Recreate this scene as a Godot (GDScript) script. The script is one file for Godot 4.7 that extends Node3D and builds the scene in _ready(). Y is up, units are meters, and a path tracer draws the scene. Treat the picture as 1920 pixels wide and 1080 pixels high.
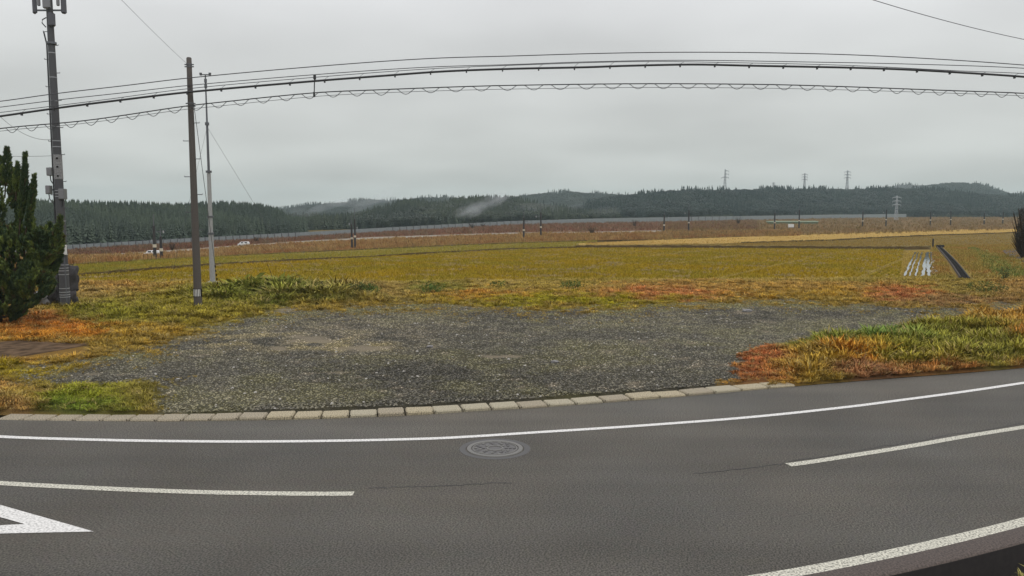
extends Node3D
# Roadside gravel lot, rice stubble fields, railway and wooded hills under an overcast sky.

const F := 1525.0
const CAM_H := 4.2
var pitch := -atan(148.0 / F)
var rng := RandomNumberGenerator.new()
var nz := FastNoiseLite.new()
var nz2 := FastNoiseLite.new()
var used := {}
var M := {}

# ---------------------------------------------------------------- survey helpers (bearing and depression -> place on the terrain)
func ray(px: float, py: float) -> Vector3:
	return Vector3((px - 960.0) / F, (540.0 - py) / F, -1.0).rotated(Vector3.RIGHT, pitch)

func P(px: float, py: float, d: float) -> Vector3:
	var r := ray(px, py)
	return Vector3(0, CAM_H, 0) + r * (d / -r.z)

func H(x: float, z: float) -> float:
	var a := lerpf(3.0, 1.0, smoothstep(-60.0, 20.0, x))
	return -a * smoothstep(50.0, 130.0, -z)

func G(px: float, py: float, lift := 0.0) -> Vector3:
	var r := ray(px, py)
	var y := 0.0
	var v := Vector3.ZERO
	for i in 14:
		var t := (CAM_H - y) / maxf(-r.y, 0.0035)
		v = r * t
		y = H(v.x, v.z)
	return Vector3(v.x, y + lift, v.z)

func proj(v: Vector3) -> Vector2:
	var q := (v - Vector3(0, CAM_H, 0)).rotated(Vector3.RIGHT, -pitch)
	return Vector2(960.0 + F * q.x / -q.z, 540.0 - F * q.y / -q.z)

func ip(p: Array, x: float) -> float:
	var n := p.size()
	if n == 1: return p[0][1]
	if x <= p[0][0]:
		return p[0][1] + (x - p[0][0]) * (p[1][1] - p[0][1]) / float(p[1][0] - p[0][0])
	if x >= p[n - 1][0]:
		return p[n - 1][1] + (x - p[n - 1][0]) * (p[n - 1][1] - p[n - 2][1]) / float(p[n - 1][0] - p[n - 2][0])
	var i := 0
	while x > p[i + 1][0]: i += 1
	var x0: float = p[i][0]
	var x1: float = p[i + 1][0]
	var y0: float = p[i][1]
	var y1: float = p[i + 1][1]
	var h := x1 - x0
	var s := (y1 - y0) / h
	var m0 := s
	var m1 := s
	if i > 0: m0 = (y1 - p[i - 1][1]) / float(x1 - p[i - 1][0])
	if i < n - 2: m1 = (p[i + 2][1] - y0) / float(p[i + 2][0] - x0)
	var t := (x - x0) / h
	var t2 := t * t
	var t3 := t2 * t
	return (2 * t3 - 3 * t2 + 1) * y0 + (t3 - 2 * t2 + t) * h * m0 + (-2 * t3 + 3 * t2) * y1 + (t3 - t2) * h * m1

func lin_ip(p: Array, x: float) -> float:
	if x <= p[0][0]: return p[0][1]
	for i in p.size() - 1:
		if x <= p[i + 1][0]:
			return lerpf(p[i][1], p[i + 1][1], (x - p[i][0]) / float(p[i + 1][0] - p[i][0]))
	return p[p.size() - 1][1]

# ---------------------------------------------------------------- node helpers
func numbered(called: String) -> String:
	if not used.has(called):
		used[called] = 0
		return called
	used[called] += 1
	return "%s_%03d" % [called, used[called]]

func tag(o: Node, label: String, category := "", group := "", kind := "") -> void:
	if label: o.set_meta("label", label)
	if category: o.set_meta("category", category)
	if group: o.set_meta("group", group)
	if kind: o.set_meta("kind", kind)

func thing(called: String, label: String, category: String, at := Vector3.ZERO, group := "") -> Node3D:
	var o := Node3D.new()
	o.name = numbered(called)
	add_child(o)
	o.position = at
	tag(o, label, category, group)
	return o

func obj(called: String, mesh: Mesh, m: Material, parent: Node = self) -> MeshInstance3D:
	var o := MeshInstance3D.new()
	o.mesh = mesh
	o.material_override = m
	if parent == self:
		o.name = numbered(called)
		add_child(o)
	else:
		o.name = called
		parent.add_child(o, true)
	return o

func structure(called: String, mesh: Mesh, m: Material, label: String, category: String) -> MeshInstance3D:
	var o := obj(called, mesh, m)
	tag(o, label, category, "", "structure")
	return o

func new_st() -> SurfaceTool:
	var st := SurfaceTool.new()
	st.begin(Mesh.PRIMITIVE_TRIANGLES)
	return st

func done(st: SurfaceTool) -> ArrayMesh:
	st.generate_normals()
	return st.commit()

func tri(st: SurfaceTool, a: Vector3, b: Vector3, c: Vector3) -> void:
	st.add_vertex(a); st.add_vertex(b); st.add_vertex(c)

func quad(st: SurfaceTool, a: Vector3, b: Vector3, c: Vector3, d: Vector3) -> void:
	tri(st, a, b, c); tri(st, a, c, d)

func box(st: SurfaceTool, c: Vector3, s: Vector3, b := Basis.IDENTITY, bevel := 0.0) -> void:
	st.set_smooth_group(-1)
	var h := s * 0.5
	if bevel <= 0.0:
		var v := []
		for k in 8:
			v.append(c + b * Vector3(h.x if k & 1 else -h.x, h.y if k & 2 else -h.y, h.z if k & 4 else -h.z))
		for f in [[0, 2, 3, 1], [4, 5, 7, 6], [0, 4, 6, 2], [1, 3, 7, 5], [0, 1, 5, 4], [2, 6, 7, 3]]:
			quad(st, v[f[0]], v[f[3]], v[f[2]], v[f[1]])
		return
	# chamfered box: each face inset, joined by edge strips and corner triangles
	var e := minf(bevel, minf(h.x, minf(h.y, h.z)) * 0.9)
	var q := func(x: float, y: float, z: float, ax: int) -> Vector3:
		var w := Vector3(x * h.x, y * h.y, z * h.z)
		if ax != 0: w.x -= x * e
		if ax != 1: w.y -= y * e
		if ax != 2: w.z -= z * e
		return c + b * w
	for s1 in [-1.0, 1.0]:
		_face(st, q.call(s1, -1, -1, 0), q.call(s1, -1, 1, 0), q.call(s1, 1, 1, 0), q.call(s1, 1, -1, 0), b * Vector3(s1, 0, 0))
		_face(st, q.call(-1, s1, -1, 1), q.call(-1, s1, 1, 1), q.call(1, s1, 1, 1), q.call(1, s1, -1, 1), b * Vector3(0, s1, 0))
		_face(st, q.call(-1, -1, s1, 2), q.call(-1, 1, s1, 2), q.call(1, 1, s1, 2), q.call(1, -1, s1, 2), b * Vector3(0, 0, s1))
		for s2 in [-1.0, 1.0]:
			_face(st, q.call(s1, s2, -1, 0), q.call(s1, s2, 1, 0), q.call(s1, s2, 1, 1), q.call(s1, s2, -1, 1), b * Vector3(s1, s2, 0))
			_face(st, q.call(s1, -1, s2, 0), q.call(s1, 1, s2, 0), q.call(s1, 1, s2, 2), q.call(s1, -1, s2, 2), b * Vector3(s1, 0, s2))
			_face(st, q.call(-1, s1, s2, 1), q.call(1, s1, s2, 1), q.call(1, s1, s2, 2), q.call(-1, s1, s2, 2), b * Vector3(0, s1, s2))

func _face(st: SurfaceTool, a: Vector3, b: Vector3, c: Vector3, d: Vector3, outward: Vector3) -> void:
	if (b - a).cross(c - a).dot(outward) > 0.0:
		quad(st, a, d, c, b)
	else:
		quad(st, a, b, c, d)

func tube(st: SurfaceTool, pts: Array, radii: Array, sides := 6, caps := true) -> void:
	st.set_smooth_group(0)
	var prev := []
	var n := pts.size()
	for i in n:
		var dir: Vector3 = (pts[mini(i + 1, n - 1)] - pts[maxi(i - 1, 0)]).normalized()
		var s := dir.cross(Vector3.UP if absf(dir.y) < 0.9 else Vector3.RIGHT).normalized()
		var t := s.cross(dir).normalized()
		var r: float = radii[mini(i, radii.size() - 1)]
		var ring := []
		for k in sides:
			var a := TAU * k / sides
			ring.append(pts[i] + (s * cos(a) + t * sin(a)) * r)
		if i > 0:
			for k in sides:
				var k2 := (k + 1) % sides
				quad(st, prev[k], ring[k], ring[k2], prev[k2])
		if caps and (i == 0 or i == n - 1):
			st.set_smooth_group(-1)
			for k in sides:
				if i == 0: tri(st, pts[i], ring[k], ring[(k + 1) % sides])
				else: tri(st, pts[i], ring[(k + 1) % sides], ring[k])
			st.set_smooth_group(0)
		prev = ring

func tube_mesh(pts: Array, radii: Array, sides := 6) -> ArrayMesh:
	var st := new_st()
	tube(st, pts, radii, sides)
	return done(st)

func box_mesh(c: Vector3, s: Vector3, bevel := 0.0, b := Basis.IDENTITY) -> ArrayMesh:
	var st := new_st()
	box(st, c, s, b, bevel)
	return done(st)

# a rows x cols sheet of points, near row first, left column first
func sheet(pts: PackedVector3Array, cols: int, rows: int, colors := PackedColorArray()) -> ArrayMesh:
	var idx := PackedInt32Array()
	for r in rows - 1:
		for c in cols - 1:
			var a := r * cols + c
			var b := a + cols
			idx.append_array([a, b, a + 1, a + 1, b, b + 1])
	var nr := PackedVector3Array()
	nr.resize(pts.size())
	for r in rows:
		for c in cols:
			var l := pts[r * cols + maxi(c - 1, 0)]
			var rr := pts[r * cols + mini(c + 1, cols - 1)]
			var nn := pts[maxi(r - 1, 0) * cols + c]
			var ff := pts[mini(r + 1, rows - 1) * cols + c]
			nr[r * cols + c] = (rr - l).cross(ff - nn).normalized()
	var arr := []
	arr.resize(Mesh.ARRAY_MAX)
	arr[Mesh.ARRAY_VERTEX] = pts
	arr[Mesh.ARRAY_NORMAL] = nr
	if colors.size(): arr[Mesh.ARRAY_COLOR] = colors
	arr[Mesh.ARRAY_INDEX] = idx
	var am := ArrayMesh.new()
	am.add_surface_from_arrays(Mesh.PRIMITIVE_TRIANGLES, arr)
	return am

# ---------------------------------------------------------------- materials
func lc(r: float, g: float, b: float) -> Color:
	return Color(r, g, b).linear_to_srgb()

func mat(c: Color, rough := 0.8, metal := 0.0) -> StandardMaterial3D:
	var m := StandardMaterial3D.new()
	m.albedo_color = Color(c.r, c.g, c.b).linear_to_srgb()
	m.roughness = rough
	m.metallic = metal
	if rough > 0.9: m.metallic_specular = 0.12
	return m

func noise_image(size: int, freq: float, lo: float, hi: float, sd: int, octaves := 4, power := 1.0, gain := 1.0) -> Image:
	var n := FastNoiseLite.new()
	n.seed = sd
	n.frequency = freq
	n.noise_type = FastNoiseLite.TYPE_SIMPLEX_SMOOTH
	n.fractal_octaves = octaves
	var src := n.get_seamless_image(size, size)
	var lut := PackedByteArray()
	for i in 256:
		var v := lerpf(lo, hi, pow(clampf((i / 255.0 - 0.5) * gain + 0.5, 0.0, 1.0), power))
		lut.append(clampi(int(roundf(Color(v, v, v).linear_to_srgb().r * 255.0)), 0, 255))
	var d := src.get_data()
	for i in d.size(): d[i] = lut[d[i]]
	return Image.create_from_data(size, size, false, Image.FORMAT_L8, d)

func grain(m: StandardMaterial3D, img: Image, metres: float, bump := 0.0) -> StandardMaterial3D:
	var t := ImageTexture.create_from_image(img)
	m.albedo_texture = t
	m.uv1_triplanar = true
	m.uv1_world_triplanar = true
	m.uv1_scale = Vector3.ONE / metres
	if bump > 0.0:
		var b := img.duplicate()
		b.convert(Image.FORMAT_RGBA8)
		b.bump_map_to_normal_map(bump)
		m.normal_enabled = true
		m.normal_texture = ImageTexture.create_from_image(b)
	return m

func tinted(rough := 0.9) -> StandardMaterial3D:
	var m := StandardMaterial3D.new()
	m.vertex_color_use_as_albedo = true
	m.roughness = rough
	if rough > 0.84: m.metallic_specular = 0.12
	return m

func make_materials() -> void:
	var fine := noise_image(512, 0.11, 0.5, 1.5 / 1.5, 3, 3)
	var speck := noise_image(512, 0.16, 0.30, 1.0, 5, 3, 1.4, 2.2)
	var coarse := noise_image(512, 0.012, 0.7, 1.0, 9, 5)
	M.asphalt = grain(tinted(0.56), noise_image(1024, 0.20, 0.30, 1.0, 11, 3, 1.0, 2.2), 7.0, 0.8)
	M.asphalt.roughness = 0.68
	M.asphalt.metallic_specular = 0.28
	M.gravel_bed = grain(tinted(0.85), speck, 2.3, 3.0)
	M.soil = grain(tinted(0.95), speck, 3.1, 2.0)
	M.field = grain(tinted(0.95), noise_image(512, 0.07, 0.55, 1.0, 21, 4), 7.3)
	M.ground = grain(mat(Color(0.15, 0.115, 0.045), 0.95), coarse, 19.0)
	M.stone = tinted(0.7)
	M.blade = tinted(0.75)
	M.blade.metallic_specular = 0.15
	M.blade.backlight_enabled = true
	M.blade.backlight = Color(0.12, 0.13, 0.04)
	M.needle = tinted(0.8)
	M.paint = grain(mat(Color(0.70, 0.69, 0.65), 0.6), noise_image(512, 0.10, 0.30, 1.0, 31, 5, 0.45, 1.7), 2.4)
	M.old_paint = grain(mat(Color(0.62, 0.60, 0.49), 0.7), noise_image(512, 0.11, 0.16, 1.0, 33, 5, 0.65, 1.9), 2.2)
	M.pole_concrete = grain(mat(Color(0.085, 0.073, 0.063), 0.8), noise_image(256, 0.05, 0.7, 1.0, 41, 4), 0.8)
	M.pole_grey = grain(mat(Color(0.072, 0.072, 0.076), 0.75), noise_image(256, 0.05, 0.65, 1.0, 43, 4), 0.7)
	M.pole_pale = grain(mat(Color(0.30, 0.30, 0.30), 0.8), noise_image(256, 0.03, 0.35, 1.0, 44, 4), 0.6)
	M.kerb = grain(mat(Color(0.43, 0.385, 0.27), 0.9), noise_image(512, 0.05, 0.30, 1.0, 45, 5, 0.7, 2.2), 0.7, 2.0)
	M.kerb_warm = grain(mat(Color(0.45, 0.385, 0.25), 0.9), noise_image(512, 0.05, 0.30, 1.0, 145, 5, 0.7, 2.2), 0.9, 2.0)
	M.kerb_dark = grain(mat(Color(0.36, 0.31, 0.215), 0.9), noise_image(512, 0.05, 0.28, 1.0, 146, 5, 0.8, 2.2), 0.8, 2.0)
	M.slab = grain(mat(Color(0.135, 0.09, 0.055), 0.95), noise_image(256, 0.03, 0.35, 1.0, 46, 5, 1.0, 1.5), 4.0)
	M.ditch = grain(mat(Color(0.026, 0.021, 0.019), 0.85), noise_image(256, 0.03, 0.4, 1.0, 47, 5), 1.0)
	M.gutter = grain(mat(Color(0.10, 0.076, 0.062), 0.9), noise_image(512, 0.05, 0.3, 1.0, 48, 5, 1.0, 2.0), 0.9, 2.0)
	M.iron = grain(mat(Color(0.105, 0.10, 0.095), 0.55, 0.1), noise_image(256, 0.08, 0.6, 1.0, 49, 3), 0.4)
	M.iron_rim = grain(mat(Color(0.15, 0.145, 0.13), 0.55, 0.1), noise_image(256, 0.08, 0.7, 1.0, 50, 3), 0.4)
	M.galv = mat(Color(0.32, 0.33, 0.34), 0.55, 0.35)
	M.galv_dark = mat(Color(0.10, 0.105, 0.115), 0.6, 0.2)
	M.mast = grain(mat(Color(0.34, 0.345, 0.34), 0.6, 0.1), noise_image(256, 0.04, 0.7, 1.0, 51, 4), 1.0)
	M.cable = mat(Color(0.018, 0.018, 0.02), 0.6)
	M.wire = mat(Color(0.05, 0.05, 0.055), 0.5, 0.2)
	M.white = mat(Color(0.62, 0.62, 0.60), 0.6)
	M.black = mat(Color(0.015, 0.013, 0.012), 0.95)
	M.yellow = mat(Color(0.45, 0.30, 0.03), 0.6)
	M.panel_grey = mat(Color(0.17, 0.17, 0.175), 0.6)
	M.panel_dark = mat(Color(0.07, 0.07, 0.08), 0.6)
	M.steel_box = mat(Color(0.15, 0.155, 0.15), 0.55, 0.1)
	M.rock = grain(mat(Color(0.06, 0.054, 0.054), 0.85), noise_image(256, 0.03, 0.4, 1.0, 52, 5), 0.9, 3.0)
	M.rock_pale = grain(mat(Color(0.28, 0.27, 0.26), 0.9), noise_image(256, 0.04, 0.4, 1.0, 53, 5), 0.7, 3.0)
	M.bark = grain(mat(Color(0.07, 0.05, 0.035), 0.95), noise_image(256, 0.05, 0.4, 1.0, 54, 4), 0.4)
	M.rail_pole = mat(Color(0.028, 0.026, 0.026), 0.8)
	M.barrier = grain(mat(Color(0.25, 0.275, 0.275), 0.95), noise_image(256, 0.02, 0.75, 1.0, 55, 4), 9.0)
	M.track = grain(mat(Color(0.30, 0.27, 0.21), 0.95), coarse, 9.0)
	M.water = mat(Color(0.05, 0.05, 0.045), 0.06)
	M.pylon = mat(Color(0.36, 0.38, 0.39), 0.6, 0.1)
	M.green_net = mat(Color(0.12, 0.17, 0.10), 0.8)
	M.green_path = grain(mat(Color(0.17, 0.18, 0.05), 0.95), coarse, 6.0)
	M.collar = grain(mat(Color(0.085, 0.082, 0.078), 0.7), fine, 0.5)
	M.band = mat(Color(0.50, 0.46, 0.36), 0.7)
	M.glass = mat(Color(0.03, 0.035, 0.04), 0.1)
	M.rubber = mat(Color(0.02, 0.02, 0.02), 0.9)
	M.crack_dark = mat(Color(0.022, 0.022, 0.022), 0.7)
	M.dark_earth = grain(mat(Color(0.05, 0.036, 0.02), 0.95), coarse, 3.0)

# ---------------------------------------------------------------- foliage pieces
func blade_tuft(n: int, spread: float, lean: float, width: float, sd: int) -> ArrayMesh:
	var r := RandomNumberGenerator.new()
	r.seed = sd
	var st := new_st()
	st.set_smooth_group(-1)
	for i in n:
		var a := r.randf() * TAU
		var o := Vector3(cos(a), 0, sin(a)) * spread * sqrt(r.randf())
		var d := Vector3(cos(a + r.randf_range(-0.9, 0.9)), 0, sin(a + r.randf_range(-0.9, 0.9)))
		var side := Vector3(-d.z, 0, d.x) * width * r.randf_range(0.6, 1.3)
		var h := r.randf_range(0.55, 1.0)
		var l := lean * r.randf_range(0.3, 1.4)
		var m := o + d * l * 0.35 + Vector3(0, h * 0.62, 0)
		var t := o + d * l + Vector3(0, h * r.randf_range(0.72, 1.0), 0)
		var sh := r.randf_range(0.72, 1.15)
		st.set_color(Color(sh, sh, sh * r.randf_range(0.85, 1.1)))
		quad(st, o - side, m - side * 0.8, m + side * 0.8, o + side)
		tri(st, m - side * 0.8, t, m + side * 0.8)
	return done(st)

func leafy_tuft(n: int, sd: int) -> ArrayMesh:
	var r := RandomNumberGenerator.new()
	r.seed = sd
	var st := new_st()
	st.set_smooth_group(-1)
	for i in n:
		var c := Vector3(r.randf_range(-0.35, 0.35), r.randf_range(0.12, 0.95), r.randf_range(-0.35, 0.35))
		c.x *= 1.2 - c.y * 0.7
		c.z *= 1.2 - c.y * 0.7
		var d := Vector3(r.randf_range(-1, 1), r.randf_range(-0.3, 0.9), r.randf_range(-1, 1)).normalized()
		var s := d.cross(Vector3(r.randf_range(-1, 1), r.randf_range(-1, 1), r.randf_range(-1, 1))).normalized()
		var l := r.randf_range(0.12, 0.24)
		var sh := r.randf_range(0.65, 1.2)
		st.set_color(Color(sh, sh, sh))
		quad(st, c - d * l, c + s * l * 0.42, c + d * l, c - s * l * 0.42)
	return done(st)

func stone_mesh(sd: int) -> ArrayMesh:
	var r := RandomNumberGenerator.new()
	r.seed = sd
	var st := new_st()
	st.set_smooth_group(-1)
	var ring := []
	for k in 5:
		var a := TAU * k / 5.0 + r.randf_range(-0.3, 0.3)
		ring.append(Vector3(cos(a) * r.randf_range(0.7, 1.1), r.randf_range(-0.15, 0.2), sin(a) * r.randf_range(0.6, 1.0)))
	var top := []
	for k in 5:
		top.append(ring[k] * 0.55 + Vector3(r.randf_range(-0.1, 0.1), r.randf_range(0.42, 0.66), r.randf_range(-0.1, 0.1)))
	for k in 5:
		var k2 := (k + 1) % 5
		quad(st, ring[k], ring[k2], top[k2], top[k])
	tri(st, top[0], top[1], top[2]); tri(st, top[0], top[2], top[3]); tri(st, top[0], top[3], top[4])
	return done(st)

func conifer_mesh(sd: int) -> ArrayMesh:
	var r := RandomNumberGenerator.new()
	r.seed = sd
	var st := new_st()
	st.set_smooth_group(-1)
	for layer in 9:
		var f := layer / 8.0
		var y := lerpf(0.12, 0.9, f)
		var rad := lerpf(0.25, 0.05, pow(f, 0.9))
		var n := 7 if layer < 6 else 5
		for k in n:
			var a := TAU * (k + r.randf_range(-0.3, 0.3)) / n + layer * 0.7
			var o := Vector3(0, y + r.randf_range(0.06, 0.14), 0)
			var rr := rad * r.randf_range(0.65, 1.25)
			var w := TAU / n * r.randf_range(0.35, 0.6)
			var sh := r.randf_range(0.7, 1.2)
			st.set_color(Color(sh, sh, sh))
			var tip := Vector3(cos(a) * rr, y - r.randf_range(0.0, 0.05), sin(a) * rr)
			var l := Vector3(cos(a - w) * rr * 0.7, y + 0.01, sin(a - w) * rr * 0.7)
			var q := Vector3(cos(a + w) * rr * 0.7, y + 0.01, sin(a + w) * rr * 0.7)
			tri(st, o, l, tip); tri(st, o, tip, q)
	for k in 3:
		var a := TAU * k / 3.0
		var b := TAU * (k + 1) / 3.0
		st.set_color(Color(1, 1, 1))
		tri(st, Vector3(0, 1.04, 0), Vector3(cos(a) * 0.035, 0.86, sin(a) * 0.035), Vector3(cos(b) * 0.035, 0.86, sin(b) * 0.035))
	return done(st)

func broadleaf_mesh(sd: int) -> ArrayMesh:
	var r := RandomNumberGenerator.new()
	r.seed = sd
	var st := new_st()
	st.set_smooth_group(-1)
	var lobes := []
	for k in 6:
		lobes.append([Vector3(r.randf_range(-0.22, 0.22), r.randf_range(0.45, 0.8), r.randf_range(-0.22, 0.22)), r.randf_range(0.16, 0.26)])
	for i in 190:
		var lb = lobes[i % 6]
		var d := Vector3(r.randfn(), r.randfn() + 0.3, r.randfn()).normalized()
		var c: Vector3 = lb[0] + d * lb[1] * r.randf_range(0.75, 1.1)
		var s := d.cross(Vector3(r.randfn(), r.randfn(), r.randfn())).normalized()
		var t := (s.cross(d) + d * r.randf_range(-0.6, 0.6)).normalized()
		var l := r.randf_range(0.03, 0.06)
		var sh := r.randf_range(0.65, 1.25)
		st.set_color(Color(sh, sh, sh))
		quad(st, c - s * l, c + t * l, c + s * l, c - t * l)
	st.set_color(Color(0.6, 0.55, 0.5))
	tube(st, [Vector3(0, 0, 0), Vector3(0, 0.6, 0)], [0.03, 0.015], 4, false)
	return done(st)

func sprig_mesh(sd: int) -> ArrayMesh:
	var r := RandomNumberGenerator.new()
	r.seed = sd
	var st := new_st()
	st.set_smooth_group(-1)
	for i in 16:
		var a := r.randf() * TAU
		var f := r.randf()
		var o := Vector3(0, f * 0.6, 0)
		var d := Vector3(cos(a) * 0.55, r.randf_range(0.6, 1.2), sin(a) * 0.55).normalized()
		var s := d.cross(Vector3(r.randfn(), r.randfn(), r.randfn())).normalized() * 0.07
		var l := r.randf_range(0.3, 0.5) * (1.0 - f * 0.35)
		var sh := r.randf_range(0.7, 1.25)
		st.set_color(Color(sh, sh, sh * 0.95))
		tri(st, o - s, o + d * l, o + s)
		tri(st, o + d * l * 0.3 - s.cross(d), o + d * l * 1.05, o + d * l * 0.3 + s.cross(d))
	return done(st)

class Scatter:
	var xf: Array[Transform3D] = []
	var col: Array[Color] = []
	func add(t: Transform3D, c: Color) -> void:
		xf.append(t)
		col.append(c)

func multi(called: String, sc: Scatter, mesh: Mesh, m: Material, parent: Node = self) -> MultiMeshInstance3D:
	var mm := MultiMesh.new()
	mm.transform_format = MultiMesh.TRANSFORM_3D
	mm.use_colors = true
	mm.mesh = mesh
	mm.instance_count = sc.xf.size()
	for i in sc.xf.size():
		mm.set_instance_transform(i, sc.xf[i])
		mm.set_instance_color(i, sc.col[i])
	var o := MultiMeshInstance3D.new()
	o.multimesh = mm
	o.material_override = m
	if parent == self:
		o.name = numbered(called)
		add_child(o)
	else:
		o.name = called
		parent.add_child(o, true)
	o.set_meta("kind", "stuff")
	return o

func upright(at: Vector3, w: float, h: float) -> Transform3D:
	var b := Basis(Vector3.UP, rng.randf() * TAU) * Basis(Vector3.RIGHT, rng.randf_range(-0.15, 0.15))
	return Transform3D(b * Basis.from_scale(Vector3(w, h, w)), at)

# ---------------------------------------------------------------- plan of the place
const KERB := [[-300, 778], [0, 787], [150, 789], [300, 790], [450, 788], [600, 785], [800, 777], [890, 771], [1000, 765], [1110, 757], [1215, 749], [1310, 741], [1440, 729], [1640, 712], [1800, 700], [1920, 690], [2300, 652]]
const EDGE := [[-300, 801], [0, 819], [150, 824], [300, 827], [450, 828], [600, 827], [800, 823], [900, 818], [1000, 811.5], [1200, 798.5], [1400, 783], [1600, 762], [1700, 749], [1800, 735.5], [1920, 718], [2300, 660]]
const CENTRE := [[-300, 884], [0, 906], [150, 914], [300, 920.5], [450, 924.5], [663, 926], [900, 918], [1200, 901], [1478, 872], [1600, 854], [1700, 838], [1800, 820.5], [1920, 801], [2300, 735]]
const NEAR_LINE := [[1200, 1118], [1410, 1087], [1560, 1061], [1740, 1023], [1920, 978], [2300, 872]]
const LOT_TOP := [[-300, 760], [0, 712], [60, 692], [170, 668], [300, 646], [345, 622], [400, 602], [480, 586], [560, 576], [700, 569], [900, 570], [1000, 578], [1150, 573], [1300, 564], [1450, 561], [1600, 566], [1750, 575], [1920, 566], [2300, 560]]
const ISLAND_TOP := [[1360, 705], [1385, 668], [1440, 655], [1500, 645], [1640, 629], [1760, 608], [1830, 598], [1920, 590], [2300, 560]]
const FIELD_NEAR := [[-300, 524], [130, 530], [440, 534], [700, 531], [1000, 527], [1400, 525], [1690, 523], [1920, 520], [2300, 518]]
const FIELD_FAR := [[-300, 552], [150, 517], [440, 495], [700, 482], [960, 467], [1100, 464], [1400, 465], [1700, 467], [2300, 470]]

# colour patches of the plants as seen on the lot's edges: centre, size, colour
var patches := [
	[330, 570, 120, 30, Color(0.20, 0.20, 0.035)], [200, 590, 60, 16, Color(0.16, 0.18, 0.03)], [560, 550, 140, 14, Color(0.12, 0.15, 0.035)],
	[440, 560, 70, 14, Color(0.12, 0.17, 0.035)], [250, 540, 70, 12, Color(0.30, 0.20, 0.06)], [190, 555, 60, 10, Color(0.26, 0.21, 0.07)],
	[70, 615, 60, 16, Color(0.26, 0.12, 0.035)], [90, 628, 70, 10, Color(0.36, 0.19, 0.035)], [150, 622, 40, 9, Color(0.36, 0.16, 0.035)], [260, 628, 70, 10, Color(0.24, 0.18, 0.035)],
	[30, 665, 90, 14, Color(0.30, 0.20, 0.045)], [0, 695, 80, 12, Color(0.24, 0.22, 0.03)],
	[130, 745, 90, 18, Color(0.17, 0.21, 0.03)], [140, 765, 60, 12, Color(0.10, 0.175, 0.03)], [40, 735, 70, 10, Color(0.22, 0.14, 0.045)], [20, 765, 60, 14, Color(0.22, 0.15, 0.05)], [270, 745, 60, 22, Color(0.17, 0.17, 0.04)],
	[700, 548, 70, 10, Color(0.28, 0.22, 0.07)], [820, 545, 50, 10, Color(0.14, 0.17, 0.035)], [900, 556, 80, 8, Color(0.32, 0.19, 0.045)], [1060, 564, 160, 8, Color(0.21, 0.22, 0.025)], [1240, 552, 110, 9, Color(0.34, 0.165, 0.06)],
	[1080, 548, 80, 7, Color(0.28, 0.22, 0.055)], [980, 540, 120, 7, Color(0.27, 0.24, 0.06)], [1420, 540, 160, 9, Color(0.30, 0.22, 0.06)], [1500, 552, 120, 7, Color(0.28, 0.21, 0.04)], [1675, 553, 50, 8, Color(0.33, 0.14, 0.055)],
	[1840, 548, 70, 12, Color(0.22, 0.20, 0.05)], [1800, 565, 90, 8, Color(0.22, 0.15, 0.06)], [1900, 545, 50, 12, Color(0.26, 0.18, 0.06)],
	[1430, 680, 55, 28, Color(0.27, 0.115, 0.045)], [1510, 690, 45, 24, Color(0.24, 0.19, 0.04)], [1560, 650, 70, 12, Color(0.13, 0.17, 0.035)], [1600, 675, 40, 16, Color(0.34, 0.19, 0.04)], [1680, 672, 50, 16, Color(0.17, 0.19, 0.035)], [1720, 680, 60, 12, Color(0.18, 0.17, 0.035)], [1860, 665, 70, 14, Color(0.15, 0.17, 0.035)], [1680, 640, 60, 12, Color(0.10, 0.19, 0.05)],
	[1760, 650, 80, 20, Color(0.15, 0.17, 0.035)], [1840, 640, 80, 20, Color(0.16, 0.18, 0.035)], [1890, 604, 60, 12, Color(0.30, 0.20, 0.045)], [1780, 698, 110, 7, Color(0.27, 0.15, 0.05)], [1640, 704, 60, 10, Color(0.22, 0.13, 0.06)], [1910, 640, 24, 14, Color(0.36, 0.15, 0.04)],
]

func plant_color(px: float, py: float, wx: float, wz: float) -> Color:
	var jx := nz.get_noise_2d(wx * 55.0, wz * 55.0)
	var jy := nz.get_noise_2d(wz * 55.0 + 900.0, wx * 55.0)
	var x := px + jx * 55.0
	var y := py + jy * 14.0
	var tot := 0.06
	var c := Color(0.23, 0.19, 0.045) * 0.06
	for p in patches:
		var dx: float = (x - p[0]) / p[2]
		var dy: float = (y - p[1]) / p[3]
		var q := dx * dx + dy * dy
		if q < 9.0:
			var w := exp(-q * 1.2)
			c += p[4] * w
			tot += w
	c = c * (1.0 / tot)
	var l := c.get_luminance()
	return Color(maxf(l + (c.r - l) * 1.1, 0.01), maxf(l + (c.g - l) * 1.1, 0.01), maxf(l + (c.b - l) * 1.1, 0.006)) * Color(1.34, 1.13, 1.35)

# 1 = plants, 0 = bare gravel
func cover(px: float, py: float, wx: float, wz: float) -> float:
	var j := nz.get_noise_2d(wx * 40.0, wz * 40.0) * 0.7 + nz.get_noise_2d(wx * 160.0, wz * 160.0) * 0.5
	var s := 30.0 + maxf(0.0, py - 560.0) * 0.15
	var a := (lin_ip(LOT_TOP, px) - py) / s * 1.6 + j * 1.1 + 0.4
	if px > 1340.0:
		var b := (py - lin_ip(ISLAND_TOP, px)) / 9.0 + j * 1.3
		a = maxf(a, minf(b, (px - 1385.0 + (py - 690.0) * 0.1) / 34.0 + j * 2.2))
	if px < 420.0 and py > 690.0:
		var b2 := (py - 722.0) / 10.0 + j * 1.5
		a = maxf(a, minf(b2, (300.0 - px) / 45.0 + j * 2.0))
	return clampf(a * 0.5 + 0.5, 0.0, 1.0)

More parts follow.
